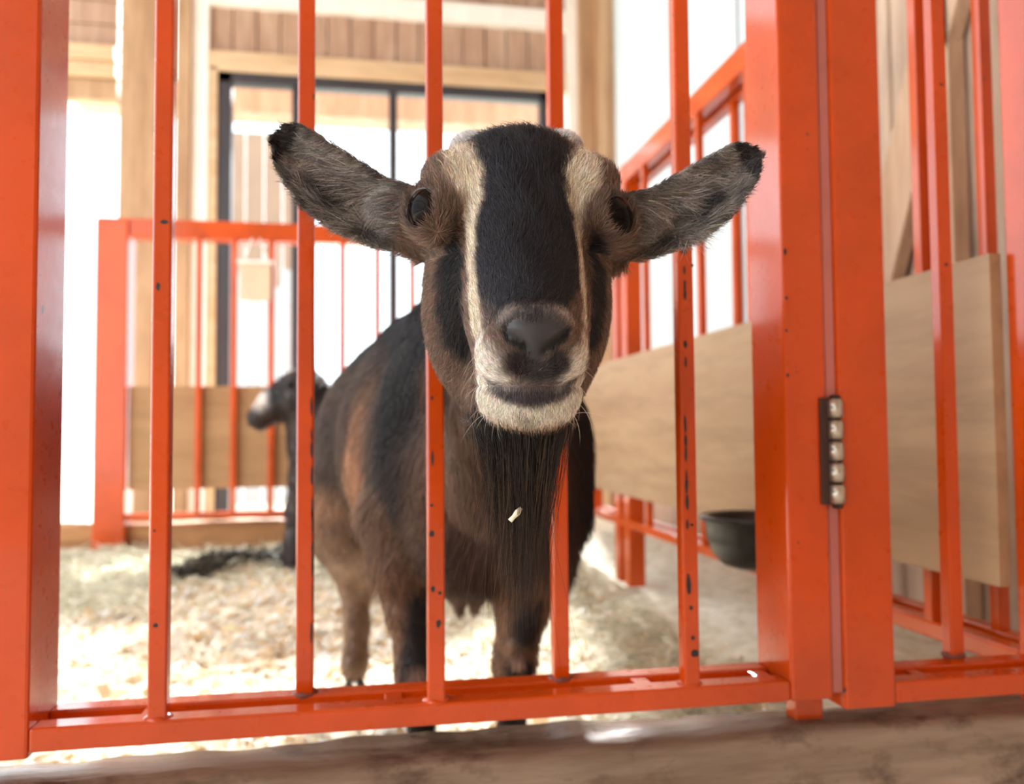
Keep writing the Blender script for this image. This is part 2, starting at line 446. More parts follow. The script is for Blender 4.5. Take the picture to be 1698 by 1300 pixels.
# hinge
hg = empty('hinge', (.477, GY - .002, .43)); hg.parent = gate; hg.matrix_parent_inverse = Matrix.Translation(-Vector(gate.location))
hx = at_y(1386, 750, GY - .004)[0]; hz1 = at_y(1386, 660, GY)[2]; hz0 = at_y(1386, 836, GY)[2]
def cyl(name, x, y, z0, z1, r, mat, parent, n=20, bev=.001):
    bm = bmesh.new(); bmesh.ops.create_cone(bm, segments=n, radius1=r, radius2=r, depth=z1 - z0, cap_ends=True)
    bmesh.ops.translate(bm, verts=bm.verts[:], vec=(x, y, (z0 + z1) / 2))
    if bev: bmesh.ops.bevel(bm, geom=[e for e in bm.edges if abs(e.verts[0].co.z - e.verts[1].co.z) < 1e-6], offset=bev, segments=2, affect='EDGES')
    o = from_bm(bm, name, mat, None, False); o.data.polygons.foreach_set('use_smooth', [abs(p.normal.z) < .9 for p in o.data.polygons])
    o.parent = parent
    o.matrix_parent_inverse = Matrix.Translation(-Vector(hg.location))
    return o
kn = (hz1 - hz0) / 5
for i in range(5):
    cyl('knuckle', hx, GY - .005, hz0 + i * kn + .0012, hz0 + (i + 1) * kn - .0012, .0078, M_steel, hg)
cyl('pin', hx, GY - .005, hz0 - .004, hz1 + .003, .0052, M_pin, hg)
o = box('leaf', hx - .016, hx - .002, GY - .004, GY, hz0, hz1, M_pin, hg, .001); o.matrix_parent_inverse = Matrix.Translation(-Vector(hg.location))

# fixed section right of the hinge
fs = empty('fence_section', (.6, GY, .18)); tag(fs, 'orange fence section with the broad hinge post beside the gate', 'fence')
PX0, PX1 = .483, .540
box('post', PX0, PX1, GY, GY + GD, .183, 1.32, M_paint, fs, .003)
box('foot_plate', .455, PX0 + .004, GY + .05, GY + .073, .150, .190, M_paint, fs, .002)
M_glare = paint_mat('glare_pink_paint', srgb(186, 104, 94), .3, .35)  # pinkish glare of the hinge post's side face, put into the colour
box('glare_strip', PX0 - .0115, PX0, GY + .004, GY + .012, .20, 1.30, M_glare, fs, .001)  # strip added in the hinge groove to carry the painted glare
CX = at_y(1676, 700, GY + GD)[0]
box('post', CX, CX + .075, GY - .002, GY + GD, .12, 1.32, M_paint, fs, .003)
rails(fs, PX1, CX, .186, .208, 1.28)
box('rail_tie', .585, .597, GY + .02, GY + GD - .02, .19, .205, M_paint, fs, .0015)
xb6 = at_y(1574, 600, Yr)[0]
gate_bar(fs, xb6, 1, [(xb6 + .001,) + SP(1573, 141, 6, 7, Yr)[1:], (xb6,) + SP(1573, 439, 7, 7, Yr)[1:]], seed=9, z0=.205)
# hidden gate-side neighbour
fl = empty('fence_post', (-.40, GY, .12)); tag(fl, 'orange latch post at the left edge beside the gate', 'post')
box('post', XL - .155, XL - .075, GY, GY + GD, .12, 1.32, M_paint, fl, .003)

# right fence
rf = empty('fence_section', (RX + .03, 2, .18)); tag(rf, 'orange side fence with a long plywood panel running back on the right', 'fence')
ZT = 1.245
YE = BY
for xx in (RX + .004, RX + .052):
    box('rail', xx, xx + .026, GY + GD, YE, .187, .210, M_paint_far, rf, .003)
    box('rail', xx, xx + .030, GY + GD, YE, ZT - .055, ZT, M_paint_far, rf, .003)
for i, yb in enumerate((.965, 1.03, 1.21, 1.29, 1.41, 1.545, 1.715, 1.80, 2.05, 2.18, 2.60, 2.72, 2.84, 2.96, 3.08, 3.20)):
    xx = RX + .006 if i % 2 else RX + .054
    box('bar', xx, xx + .017, yb, yb + .017, .205, ZT - .05, M_paint_far, rf, .002)
for yb in (2.33, 2.42):
    box('post', RX + .002, RX + .05, yb, yb + .05, .02, ZT, M_paint_far, rf, .003)
box('post', RX, RX + .075, YE - .01, YE + .065, 0, ZT + .04, M_paint_far, rf, .003)
box('plywood_panel', RX - .014, RX + .002, .880, 3.24, .283, .676, M_ply, rf, .001)

# back fence
bf = empty('fence_section', (-.3, BY, .1)); tag(bf, 'orange fence across the back of the pen with a plywood panel', 'fence')
def BX(px, y=BY): return at_y(px, 600, y)[0]
zt = at_y(350, 366, BY)[2]; zr = at_y(350, 397, BY)[2]
box('post', BX(157), BX(211), BY - .01, BY + .10, 0, zt - .01, M_paint_far, bf, .004)
box('rail', BX(157), RX, BY, BY + .07, zr, zt, M_paint_far, bf, .004)
box('rail', BX(205), RX, BY, BY + .05, .15, .175, M_paint_far, bf, .003)
for px in (330, 388, 450, 510, 568, 626, 684, 742, 800, 858, 916):
    box('bar', BX(px) - .011, BX(px) + .011, BY - .012, BY + .010, .16, zr + .01, M_paint_far, bf, .002)
box('plywood_panel', BX(213), RX - .02, BY + .014, BY + .028, at_y(300, 811, BY)[2], at_y(300, 640, BY)[2], M_ply_x, bf, .001)
# beige box hanging on the back fence
bx = empty('hanging_box', (BX(424), BY - .03, .9)); tag(bx, 'small beige box hung between bars of the back fence', 'box')
zz0, zz1 = at_y(424, 500, BY)[2], at_y(424, 440, BY)[2]
box('front', BX(398), BX(450), BY - .03, BY - .014, zz0, zz1, M_beige, bx, .004)
box('lid', BX(394), BX(454), BY - .04, BY - .012, zz1, zz1 + .012, M_white, bx, .003)
bar_between('hanger', (BX(404), BY - .02, zz1 + .01), (BX(418), BY - .02, zz1 + .10), .006, .006, M_white, bx)
bar_between('hanger', (BX(444), BY - .02, zz1 + .01), (BX(430), BY - .02, zz1 + .10), .006, .006, M_white, bx)

# feed bowl hooked on the right fence
def feed_bowl():
    e = empty('feed_bowl', (.64, 1.32, .235)); tag(e, 'black rubber feed bowl hung low on the plywood panel', 'bowl')
    cx, cy = .640, 1.32
    prof = [(.0, .205), (.045, .206), (.075, .216), (.098, .240), (.110, .275), (.115, .312), (.122, .316), (.126, .322), (.122, .329), (.112, .328), (.106, .318), (.100, .280), (.085, .245), (.06, .228), (0, .222)]
    prof = [(r * .705, .322 + (z - .322) * .72) for r, z in prof]
    n = 56; bm = bmesh.new(); rings = []
    for r, z in prof:
        rings.append([bm.verts.new((cx + max(r, .0005) * math.cos(2 * math.pi * i / n), cy + max(r, .0005) * math.sin(2 * math.pi * i / n), z)) for i in range(n)])
    for a, b in zip(rings, rings[1:]):
        for i in range(n): bm.faces.new((a[i], a[(i + 1) % n], b[(i + 1) % n], b[i]))
    bm.faces.new(rings[0][::-1]); bm.faces.new(rings[-1])
    bmesh.ops.recalc_face_normals(bm, faces=bm.faces[:])
    from_bm(bm, 'basin', M_rubber, e, True)
    # flat back plate that hooks over the fence
    box('hook_plate', RX - .024, RX - .0135, cy - .06, cy + .05, .29, .352, M_rubber, e, .006, 3)
feed_bowl()
# ------------------------------------------------------------------ goat
# Goat bodies are modelled in a frame with X to the right, Y away and Z up, turned like the camera's heading, in metres.
FRAME = np.stack([rt, fw, up], 0)          # rows: axes of that frame in world space
ORG = np.array([0, 0, CAM_Z])
def c(px, py, d): return np.array([(px - W_PX / 2) / F_PX * d, d, (H_PX / 2 - py) / F_PX * d])
def to_world(P): return np.asarray(P) @ FRAME + ORG

class Field:
    def __init__(s, xs, ys, zs):
        s.ax = [np.asarray(a, np.float32) for a in (xs, ys, zs)]
        s.V = np.full([len(a) for a in s.ax], .25, np.float32)
    def region(s, lo, hi, m):
        sl = []
        for a, l, h in zip(s.ax, lo, hi):
            i0 = max(0, np.searchsorted(a, l - m) - 1); i1 = min(len(a), np.searchsorted(a, h + m) + 1)
            sl.append(slice(i0, i1))
        g = np.meshgrid(*[a[q] for a, q in zip(s.ax, sl)], indexing='ij')
        return tuple(sl), g
    def union(s, sl, d, k):
        a = s.V[sl]; h = np.clip(.5 + .5 * (a - d) / k, 0, 1)
        s.V[sl] = a * (1 - h) + d * h - k * h * (1 - h)
    def carve(s, sl, d, k):
        a = s.V[sl]; d = -d; h = np.clip(.5 - .5 * (a - d) / k, 0, 1)
        s.V[sl] = a * (1 - h) + d * h + k * h * (1 - h)
    def ell(s, cen, r, k=.02, R=None, cut=False):
        cen = np.asarray(cen, np.float32); r = np.asarray(r, np.float32); m = max(.03, k * 1.6)
        rr = np.full(3, r.max()) if R is not None else r
        sl, g = s.region(cen - rr, cen + rr, m)
        P = [g[i] - cen[i] for i in range(3)]
        if R is not None:
            P = [R[i][0] * P[0] + R[i][1] * P[1] + R[i][2] * P[2] for i in range(3)]
        k0 = np.sqrt(sum((P[i] / r[i]) ** 2 for i in range(3)))
        k1 = np.sqrt(sum((P[i] / r[i] ** 2) ** 2 for i in range(3)))
        d = k0 * (k0 - 1) / np.maximum(k1, 1e-6)
        d = np.where(k0 < .05, -r.min(), d)
        (s.carve if cut else s.union)(sl, d, k)
    def cone(s, a, b, ra, rb, k=.02, cut=False):
        a = np.asarray(a, np.float32); b = np.asarray(b, np.float32); R = max(ra, rb); m = max(.03, k * 1.6)
        sl, g = s.region(np.minimum(a, b) - R, np.maximum(a, b) + R, m)
        ba = b - a; L2 = float(ba @ ba)
        P = [g[i] - a[i] for i in range(3)]
        t = np.clip((P[0] * ba[0] + P[1] * ba[1] + P[2] * ba[2]) / L2, 0, 1)
        d = np.sqrt(sum((P[i] - t * ba[i]) ** 2 for i in range(3))) - (ra + (rb - ra) * t)
        (s.carve if cut else s.union)(sl, d, k)
    def chain(s, pts, rad, k=.02, cut=False):
        for i in range(len(pts) - 1): s.cone(pts[i], pts[i + 1], rad[i], rad[i + 1], k, cut)
    def mesh(s):
        V = s.V; nx, ny, nz = V.shape
        ins = V < 0
        cnt = np.zeros((nx - 1, ny - 1, nz - 1), np.int8)
        offs = [(i, j, k) for i in (0, 1) for j in (0, 1) for k in (0, 1)]
        for i, j, k in offs: cnt += ins[i:nx - 1 + i, j:ny - 1 + j, k:nz - 1 + k]
        act = (cnt > 0) & (cnt < 8)
        I, J, K = np.nonzero(act); n = len(I)
        idx = np.full(act.shape, -1, np.int32); idx[I, J, K] = np.arange(n)
        val = {o: V[I + o[0], J + o[1], K + o[2]] for o in offs}
        acc = np.zeros((n, 3)); num = np.zeros(n)
        for a in offs:
            for ax in range(3):
                if a[ax]: continue
                b = list(a); b[ax] = 1; b = tuple(b)
                va, vb = val[a], val[b]; cr = (va < 0) != (vb < 0)
                t = np.where(cr, va / np.where(cr, va - vb, 1), 0)
                p = np.tile(np.array(a, float), (n, 1)); p[:, ax] += t
                acc += p * cr[:, None]; num += cr
        P = acc / num[:, None] + np.stack([I, J, K], 1)
        for ax in range(3): P[:, ax] = np.interp(P[:, ax], np.arange(len(s.ax[ax])), s.ax[ax])
        faces = []
        def quads(ax):
            o1, o2 = [q for q in range(3) if q != ax]
            sl0 = [slice(None)] * 3; sl1 = [slice(None)] * 3
            sl0[ax] = slice(0, -1); sl1[ax] = slice(1, None)
            A, B = ins[tuple(sl0)], ins[tuple(sl1)]
            for sign, mk in ((1, A & ~B), (-1, B & ~A)):
                ii = list(np.nonzero(mk))
                ok = (ii[o1] > 0) & (ii[o1] < V.shape[o1] - 1) & (ii[o2] > 0) & (ii[o2] < V.shape[o2] - 1)
                ii = [q[ok] for q in ii]
                def g(d1, d2):
                    q = [None] * 3; q[ax] = ii[ax]; q[o1] = ii[o1] - d1; q[o2] = ii[o2] - d2
                    return idx[q[0], q[1], q[2]]
                f = np.stack([g(1, 1), g(0, 1), g(0, 0), g(1, 0)], 1)
                if (sign > 0) == (ax == 1): f = f[:, ::-1]
                faces.append(f)
        for ax in range(3): quads(ax)
        return P, np.concatenate(faces)

def lap_smooth(P, Fc, it=2, lam=.5):
    e = np.concatenate([Fc[:, [0, 1]], Fc[:, [1, 2]], Fc[:, [2, 3]], Fc[:, [3, 0]]])
    for _ in range(it):
        acc = np.zeros_like(P); num = np.zeros(len(P))
        for a, b in ((0, 1), (1, 0)):
            for ax in range(3): acc[:, ax] += np.bincount(e[:, a], P[e[:, b], ax], len(P))
            num += np.bincount(e[:, a], minlength=len(P))
        P = P + lam * (acc / np.maximum(num, 1)[:, None] - P)
    return P
def vert_normals(P, Fc):
    n = np.cross(P[Fc[:, 2]] - P[Fc[:, 0]], P[Fc[:, 3]] - P[Fc[:, 1]])
    out = np.zeros_like(P)
    for k in range(4):
        for ax in range(3): out[:, ax] += np.bincount(Fc[:, k], n[:, ax], len(P))
    return out / np.maximum(np.linalg.norm(out, axis=1), 1e-9)[:, None]
_nv = rng.normal(size=(24, 3)); _np = rng.uniform(0, 6.28, 24)
def wob(P, scale, seed=0):
    o = np.zeros(len(P))
    for i in range(8):
        j = (i + seed * 5) % 24
        o += np.sin((P @ _nv[j]) * scale * (1 + .35 * i) + _np[j])
    return o / 4.0
def sstep(x): x = np.clip(x, 0, 1); return x * x * (3 - 2 * x)
def polysd(P, pts, w, ysc=1.0):
    S_ = np.array([1, ysc, 1]); Ps = P * S_; best = np.full(len(P), 9.)
    pts = [np.asarray(q) * S_ for q in pts]
    if np.isscalar(w): w = [w] * len(pts)
    if len(pts) == 1: return np.linalg.norm(Ps - pts[0], axis=1) - w[0]
    for i in range(len(pts) - 1):
        a, b = pts[i], pts[i + 1]; ba = b - a
        t = np.clip(((Ps - a) @ ba) / (ba @ ba), 0, 1)
        best = np.minimum(best, np.linalg.norm(Ps - a - t[:, None] * ba, axis=1) - (w[i] + (w[i + 1] - w[i]) * t))
    return best
def paint(col, P, pts, w, rgb, feather=.004, amt=1.0, ysc=1.0, nz=0.0, nsc=300, where=None):
    sd = polysd(P, pts, w, ysc)
    if nz: sd = sd + nz * wob(P, nsc)
    m = sstep(.5 - sd / (2 * feather)) * amt
    if where is not None: m = m * where
    col[:] = col * (1 - m[:, None]) + np.array(srgb(*rgb)) * m[:, None]

EYES = [(c(723, 353, .607), np.array([-.64, -.77, .05])), (c(1001, 366, .607), np.array([.64, -.77, .05]))]
EAR_T = [dict(base=c(694, 372, .648), tip=c(462, 212, .632),
              s=[-.15, 0, .14, .40, .64, .90, .98, 1.03], a=[.016, .016, .0155, .0145, .0130, .0115, .004, -.008], b=[-.022, -.026, -.034, -.041, -.0395, -.024, -.014, -.008]),
         dict(base=c(1023, 387, .648), tip=c(1251, 244, .632),
              s=[-.15, 0, .14, .40, .64, .90, .98, 1.04], a=[.016, .016, .0155, .0145, .0125, .0105, .004, -.006], b=[-.022, -.024, -.031, -.0385, -.0355, -.022, -.014, -.006])]
for e_ in EAR_T:
    e1 = e_['tip'] - e_['base']; e_['L'] = np.linalg.norm(e1); e1 /= e_['L']
    n0 = np.array([0, -1, -.12]); e3 = n0 - e1 * (n0 @ e1); e3 /= np.linalg.norm(e3)     # opening faces forward
    e2 = np.cross(e3, e1); e2 = e2 if e2[2] > 0 else -e2
    e_['ax'] = (e1, e2, e3)
def ear_coords(P, e_):
    q = P - e_['base']; e1, e2, e3 = e_['ax']
    s = q @ e1 / e_['L']; t = q @ e2; n = q @ e3
    a = np.interp(s, e_['s'], e_['a']); b = np.interp(s, e_['s'], e_['b'])
    return s, t, n, a, b
def ear_sdf(fld, e_):
    e1, e2, e3 = e_['ax']
    lo = np.minimum(e_['base'], e_['tip']) - .05; hi = np.maximum(e_['base'], e_['tip']) + .05
    sl, g = fld.region(lo, hi, .0)
    sh = g[0].shape; P = np.stack([q.ravel() for q in g], 1).astype(float)
    s, t, n, a, b = ear_coords(P, e_)
    mid = (a + b) / 2; hw = np.maximum((a - b) / 2, .001); tn = np.clip((t - mid) / hw, -1.3, 1.3)
    ns = .013 * tn ** 2 - .009 + .004 * np.clip(s, 0, 1) ** 2 - .006 * np.exp(-((tn - .55) / .18) ** 2) * np.clip(1 - s, 0, 1)
    th = .0034 + .0025 * np.clip(.25 - s, 0, 1)
    d1 = np.abs(n - ns) - th
    d2 = np.maximum(np.maximum(t - a, b - t), (np.maximum(s - 1.03, -.12 - s)) * e_['L'])
    d = np.maximum(d1 * .85, d2 * .9)
    fld.union(sl, d.reshape(sh).astype(np.float32), .008)

# ---- the main goat: one continuous body
def grade(lo, hi, flo, fhi, fine, coarse):
    return np.concatenate([np.arange(lo, flo, coarse), np.arange(flo, fhi, fine), np.arange(fhi, hi, coarse)])
def build_goat_field():
    f = Field(grade(-.50, .34, -.20, .205, .0022, .007), grade(.46, 1.95, .48, .72, .0022, .008), grade(-.56, .27, -.075, .225, .0022, .008))
    # torso, shoulders, rump
    f.ell(c(806, 765, 1.15), (.118, .15, .165), .05)
    f.ell(c(735, 735, 1.40), (.165, .27, .205), .06)
    f.ell(c(660, 735, 1.62), (.150, .17, .185), .06)
    f.ell(c(772, 610, 1.14), (.075, .13, .095), .05)            # withers
    f.cone(c(755, 560, 1.15), c(668, 610, 1.62), .055, .06, .05)  # spine
    f.ell(c(700, 760, 1.16), (.055, .09, .14), .04)             # shoulder blades
    f.ell(c(905, 770, 1.12), (.055, .09, .13), .04)
    f.ell(c(800, 880, 1.10), (.085, .08, .08), .04)             # brisket
    # neck
    f.chain([c(858, 420, .70), c(842, 500, .84), c(826, 570, .96), c(800, 620, 1.10)], [.050, .047, .055, .095], .03)
    f.chain([c(862, 560, .69), c(838, 650, .84), c(826, 720, .96), c(812, 770, 1.10)], [.046, .045, .054, .11], .03)
    f.chain([c(838, 600, .84), c(824, 800, .96)], [.043, .052], .03)
    # legs
    f.chain([c(672, 850, 1.15), c(680, 940, 1.13), c(684, 1010, 1.11), c(692, 1118, 1.085), c(698, 1150, 1.085), c(701, 1262, 1.085), c(704, 1300, 1.075)], [.062, .046, .032, .0245, .019, .0165, .020], .018)
    f.chain([c(902, 850, 1.12), c(884, 930, 1.10), c(868, 1000, 1.085), c(853, 1095, 1.07), c(850, 1130, 1.07), c(846, 1268, 1.07), c(846, 1305, 1.06)], [.058, .046, .033, .0245, .019, .0165, .020], .018)
    f.chain([c(592, 800, 1.58), c(572, 885, 1.55), c(590, 968, 1.66), c(592, 1040, 1.62), c(590, 1088, 1.60), c(588, 1108, 1.585)], [.085, .060, .030, .022, .021, .025], .02)
    f.chain([c(742, 800, 1.64), c(722, 885, 1.60), c(700, 968, 1.72), c(698, 1040, 1.69), c(696, 1078, 1.67), c(694, 1092, 1.66)], [.085, .060, .030, .022, .021, .025], .02)
    f.ell(c(770, 945, 1.46), (.055, .06, .055), .03)            # udder
    f.cone(c(757, 980, 1.44), c(762, 1018, 1.43), .014, .008, .012)
    f.cone(c(795, 976, 1.45), c(786, 1016, 1.44), .014, .008, .012)
    f.chain([c(652, 640, 1.77), c(648, 600, 1.82), c(645, 640, 1.86)], [.022, .018, .012], .02)   # tail
    # head
    f.ell(c(861, 350, .668), (.057, .070, .052), .02)           # skull
    f.ell(c(860, 312, .645), (.056, .042, .033), .022)           # forehead
    f.cone(c(862, 330, .622), c(882, 520, .548), .040, .027, .02)
    f.cone(c(842, 360, .600), c(866, 530, .535), .022, .016, .012)
    f.cone(c(886, 360, .600), c(906, 530, .535), .022, .016, .012)
    f.cone(c(864, 440, .645), c(881, 590, .560), .052, .036, .02)
    f.ell(c(768, 480, .660), (.028, .050, .050), .022)          # cheeks
    f.ell(c(945, 482, .660), (.028, .050, .050), .022)
    f.ell(c(770, 565, .665), (.024, .045, .038), .022)          # jaw angle
    f.ell(c(944, 560, .665), (.022, .045, .036), .022)
    f.ell(c(745, 308, .626), (.019, .030, .018), .022)          # brows
    f.ell(c(980, 314, .626), (.019, .030, .018), .022)
    f.ell(c(782, 246, .668), (.0165, .015, .0125), .008)          # horn buds
    f.ell(c(930, 244, .668), (.0165, .015, .0125), .008)
    f.ell(c(846, 596, .532), (.0205, .025, .022), .010)         # upper lips
    f.ell(c(918, 594, .532), (.0195, .025, .022), .010)
    f.ell(c(884, 570, .520), (.026, .020, .024), .010)
    f.ell(c(887, 548, .512), (.0215, .014, .0135), .006)         # nose pad
    f.ell(c(861, 548, .508), (.0095, .008, .0075), .004)
    f.ell(c(915, 548, .508), (.0095, .008, .0075), .004)
    f.ell(c(879, 652, .541), (.0305, .029, .0175), .008)         # lower jaw
    f.ell(c(878, 670, .536), (.0225, .020, .0120), .008)
    f.chain([c(874, 668, .56), c(862, 640, .66)], [.026, .046], .02)
    # nostrils, lip line, groove below the nose
    f.chain([c(836, 552, .503), c(850, 565, .498), c(868, 577, .497), c(880, 584, .499)], [.0026, .0050, .0052, .0022], .003, True)
    f.chain([c(939, 550, .503), c(926, 565, .498), c(908, 577, .497), c(896, 584, .499)], [.0026, .0050, .0052, .0022], .003, True)
    f.chain([c(888, 578, .494), c(888, 640, .505)], [.0012, .0014], .0025, True)
    f.chain([c(786, 618, .545), c(806, 636, .522), c(838, 647, .511), c(885, 652, .507), c(930, 645, .511), (c(952, 632, .522)), c(968, 614, .545)], [.0022] * 7, .0035, True)
    # ears
    f.cone(c(712, 372, .655), c(668, 352, .646), .026, .020, .012)
    f.cone(c(1004, 384, .655), c(1046, 366, .646), .026, .020, .012)
    for e_ in EAR_T: ear_sdf(f, e_)
    # eyes: lids bulge, then the opening is cut
    for cen, d in EYES:
        d = d / np.linalg.norm(d)
        f.ell(cen, (.0225, .0225, .0215), .010)
    for cen, d in EYES:
        d = d / np.linalg.norm(d)
        h = np.cross([0, 0, 1.], d); h /= np.linalg.norm(h); v = np.cross(d, h)
        f.ell(cen + d * .0150, (.0142, .013, .0128), .003, R=np.stack([h, d, v]), cut=True)
    return f

def coat_colour(P, Nn=None):
    """base colour of the coat at points P (goat frame): patches follow the animal's markings"""
    n = len(P); Y = P[:, 1]
    col = np.tile(np.array(srgb(80, 63, 53)), (n, 1))
    K = lambda *a, **k: paint(col, P, *a, **k)
    body = (Y > .80).astype(float)
    # ---- body
    K([c(700, 480, 1.12), c(690, 600, 1.06), c(672, 720, 1.06), c(668, 830, 1.07)], [.085, .062, .048, .018], (27, 24, 26), .025, ysc=.45, nz=.012, nsc=26)
    K([c(760, 470, 1.1), c(700, 500, 1.3), c(630, 545, 1.55)], [.10, .085, .07], (26, 24, 27), .03, ysc=.6, nz=.012, nsc=26)
    K([c(958, 700, 1.10), c(962, 830, 1.10)], [.045, .03], (22, 20, 22), .02, ysc=.5)
    K([c(562, 720, 1.5), c(556, 800, 1.5)], [.05, .04], (70, 56, 48), .03, ysc=.4)
    K([c(545, 850, 1.5), c(575, 900, 1.5)], [.05, .05], (148, 114, 88), .03, ysc=.4)
    K([c(612, 560, 1.14), c(592, 640, 1.14), c(572, 720, 1.14), c(566, 790, 1.14), c(588, 860, 1.13)], [.006, .017, .024, .028, .036], (180, 138, 108), .016, .95, ysc=.30, nz=.006, nsc=40)
    K([c(628, 860, 1.12), c(650, 930, 1.12)], [.035, .04], (124, 98, 78), .02, ysc=.4)
    K([c(775, 640, .93), c(770, 780, 1.0), c(775, 920, 1.05)], [.06, .07, .06], (112, 88, 74), .03, .9, ysc=.5, nz=.012, nsc=40)
    K([c(770, 680, .98), c(760, 800, 1.02)], [.030, .034], (124, 94, 74), .02, .8, ysc=.5, nz=.012, nsc=45)
    K([c(790, 640, .95), c(785, 760, .98)], [.010, .012], (160, 124, 98), .010, .6, ysc=.5, nz=.008, nsc=60)
    K([c(770, 900, 1.05), c(800, 960, 1.06)], [.05, .05], (66, 48, 38), .03, .8, ysc=.5)
    # ---- legs
    K([c(676, 960, 1.12), c(690, 1110, 1.08)], [.045, .035], (128, 95, 70), .012, ysc=.6)
    K([c(700, 990, 1.08), c(700, 1080, 1.07), c(700, 1300, 1.07)], [.018, .025, .035], (28, 24, 25), .010, ysc=.8)
    K([c(876, 960, 1.09), c(852, 1120, 1.07)], [.045, .035], (140, 106, 80), .012, ysc=.6)
    K([c(880, 1000, 1.05), c(872, 1050, 1.05)], [.018, .018], (34, 28, 27), .010, ysc=.8)
    K([c(862, 1100, 1.05), c(860, 1300, 1.05)], [.016, .022], (30, 25, 25), .006, ysc=.8)
    K([c(693, 1124, 1.06)], .013, (158, 128, 116), .008); K([c(858, 1098, 1.045)], .0085, (190, 158, 138), .006)
    K([c(588, 900, 1.55), c(590, 1120, 1.6)], [.06, .045], (138, 110, 88), .02, ysc=.5)
    K([c(578, 930, 1.6), c(592, 1110, 1.58)], [.014, .016], (112, 82, 60), .012, ysc=.5)
    K([c(770, 985, 1.45), c(778, 1010, 1.44)], [.05, .02], (112, 82, 64), .02)
    # ---- head and throat
    hw = sstep((.80 - Y) / .06)
    m = hw[:, None]; col[:] = col * (1 - m) + np.array(srgb(114, 91, 77)) * m
    H = lambda *a, **k: paint(col, P, *a, where=hw, **k)
    H([c(868, 720, .60), c(850, 690, .70)], [.035, .05], (34, 26, 24), .012)                          # throat
    H([c(740, 640, .70), c(760, 720, .72)], [.02, .02], (132, 100, 78), .012)
    H([c(715, 290, .63), c(745, 262, .63)], [.016, .016], (96, 80, 74), .010)                         # outer brow
    H([c(1010, 300, .63), c(985, 270, .63)], [.016, .016], (96, 80, 74), .010)
    # dark streak from the eye down the cheek
    H([c(748, 382, .600), c(757, 440, .605), c(756, 500, .610), c(764, 555, .610), c(778, 596, .60)], [.006, .010, .0120, .011, .006], (30, 26, 27), .0035, ysc=.5, nz=.0016, nsc=260)
    H([c(983, 398, .600), c(986, 440, .605), c(987, 500, .610), c(980, 555, .610), c(972, 590, .60)], [.005, .008, .0085, .008, .005], (30, 26, 27), .0035, ysc=.5, nz=.0016, nsc=260)
    # black blaze
    H([c(862, 235, .63), c(868, 300, .605), c(874, 400, .575), c(875, 470, .55), c(880, 520, .53)], [.034, .0345, .035, .0335, .025], (24, 23, 29), .004, ysc=.5, nz=.0015, nsc=260)
    # cream stripes
    H([c(768, 272, .615), c(776, 305, .602), c(792, 345, .590)], [.0120, .0145, .0085], (214, 196, 174), .0045, ysc=.5, nz=.0016, nsc=260)
    H([c(791, 345, .590), c(784, 395, .580), c(781, 445, .572), c(784, 500, .560), c(794, 550, .548)], [.0080, .0060, .0060, .0066, .0074], (206, 190, 170), .003, ysc=.5, nz=.0012, nsc=260)
    H([c(966, 280, .615), c(960, 308, .602), c(952, 345, .590)], [.0120, .0135, .0070], (214, 196, 174), .0045, ysc=.5, nz=.0016, nsc=260)
    H([c(953, 345, .590), c(963, 395, .580), c(965, 445, .572), c(963, 500, .560), c(958, 550, .548)], [.0068, .0052, .0050, .0052, .0056], (206, 190, 170), .003, ysc=.5, nz=.0012, nsc=260)
    # eye surrounds
    for cen, d in EYES:
        d = d / np.linalg.norm(d); H([cen + d * .016], .0150, (36, 27, 26), .004)
    H([c(738, 392, .60)], .007, (120, 92, 78), .006, amt=.6)
    # muzzle
    H([c(842, 532, .512), c(862, 536, .508)], [.006, .004], (158, 146, 140), .005, amt=.7, ysc=.6)
    H([c(932, 530, .512), c(912, 536, .508)], [.006, .004], (158, 146, 140), .005, amt=.7, ysc=.6)
    H([c(850, 533, .515), c(925, 531, .515)], [.0062, .0062], (158, 146, 140), .005, amt=.85, ysc=.6, nz=.0012, nsc=400)   # grey over the nostrils
    H([c(822, 520, .54), c(820, 548, .53)], [.006, .007], (60, 50, 48), .006, amt=.8, ysc=.6)
    H([c(808, 580, .535), c(818, 612, .52), c(842, 636, .512)], [.0085, .0115, .0065], (214, 204, 192), .004, ysc=.5, nz=.0014, nsc=300)
    H([c(956, 575, .535), c(952, 606, .52), c(936, 632, .512)], [.0070, .0090, .0055], (214, 204, 192), .004, ysc=.5, nz=.0014, nsc=300)
    H([c(845, 582, .515), c(852, 605, .510)], [.006, .008], (92, 80, 74), .005, amt=.7, ysc=.6)
    H([c(862, 606, .505), c(872, 622, .505)], [.0075, .0065], (36, 30, 31), .004, ysc=.6, nz=.0014, nsc=300)
    H([c(922, 604, .505), c(910, 620, .505)], [.0070, .0065], (36, 30, 31), .004, ysc=.6, nz=.0014, nsc=300)
    H([c(888, 590, .50), c(888, 632, .505)], [.0045, .0055], (44, 38, 39), .003, ysc=.6)
    H([c(846, 640, .508), c(888, 643, .503), c(930, 638, .508)], [.0032, .0036, .0032], (120, 108, 104), .003, amt=.8, ysc=.6)
    H([c(800, 652, .54), c(836, 678, .525), c(880, 690, .522), c(924, 676, .525), c(956, 650, .54)], [.0100, .0115, .0105, .0115, .0095], (214, 204, 190), .004, ysc=.5, nz=.0012, nsc=300)
    H([c(820, 700, .535), c(878, 712, .53), c(930, 700, .535)], [.0035] * 3, (158, 128, 100), .004, amt=.7, ysc=.5)
    H([c(866, 690, .52), c(884, 700, .52)], [.004, .004], (120, 106, 94), .004, amt=.6, ysc=.6)
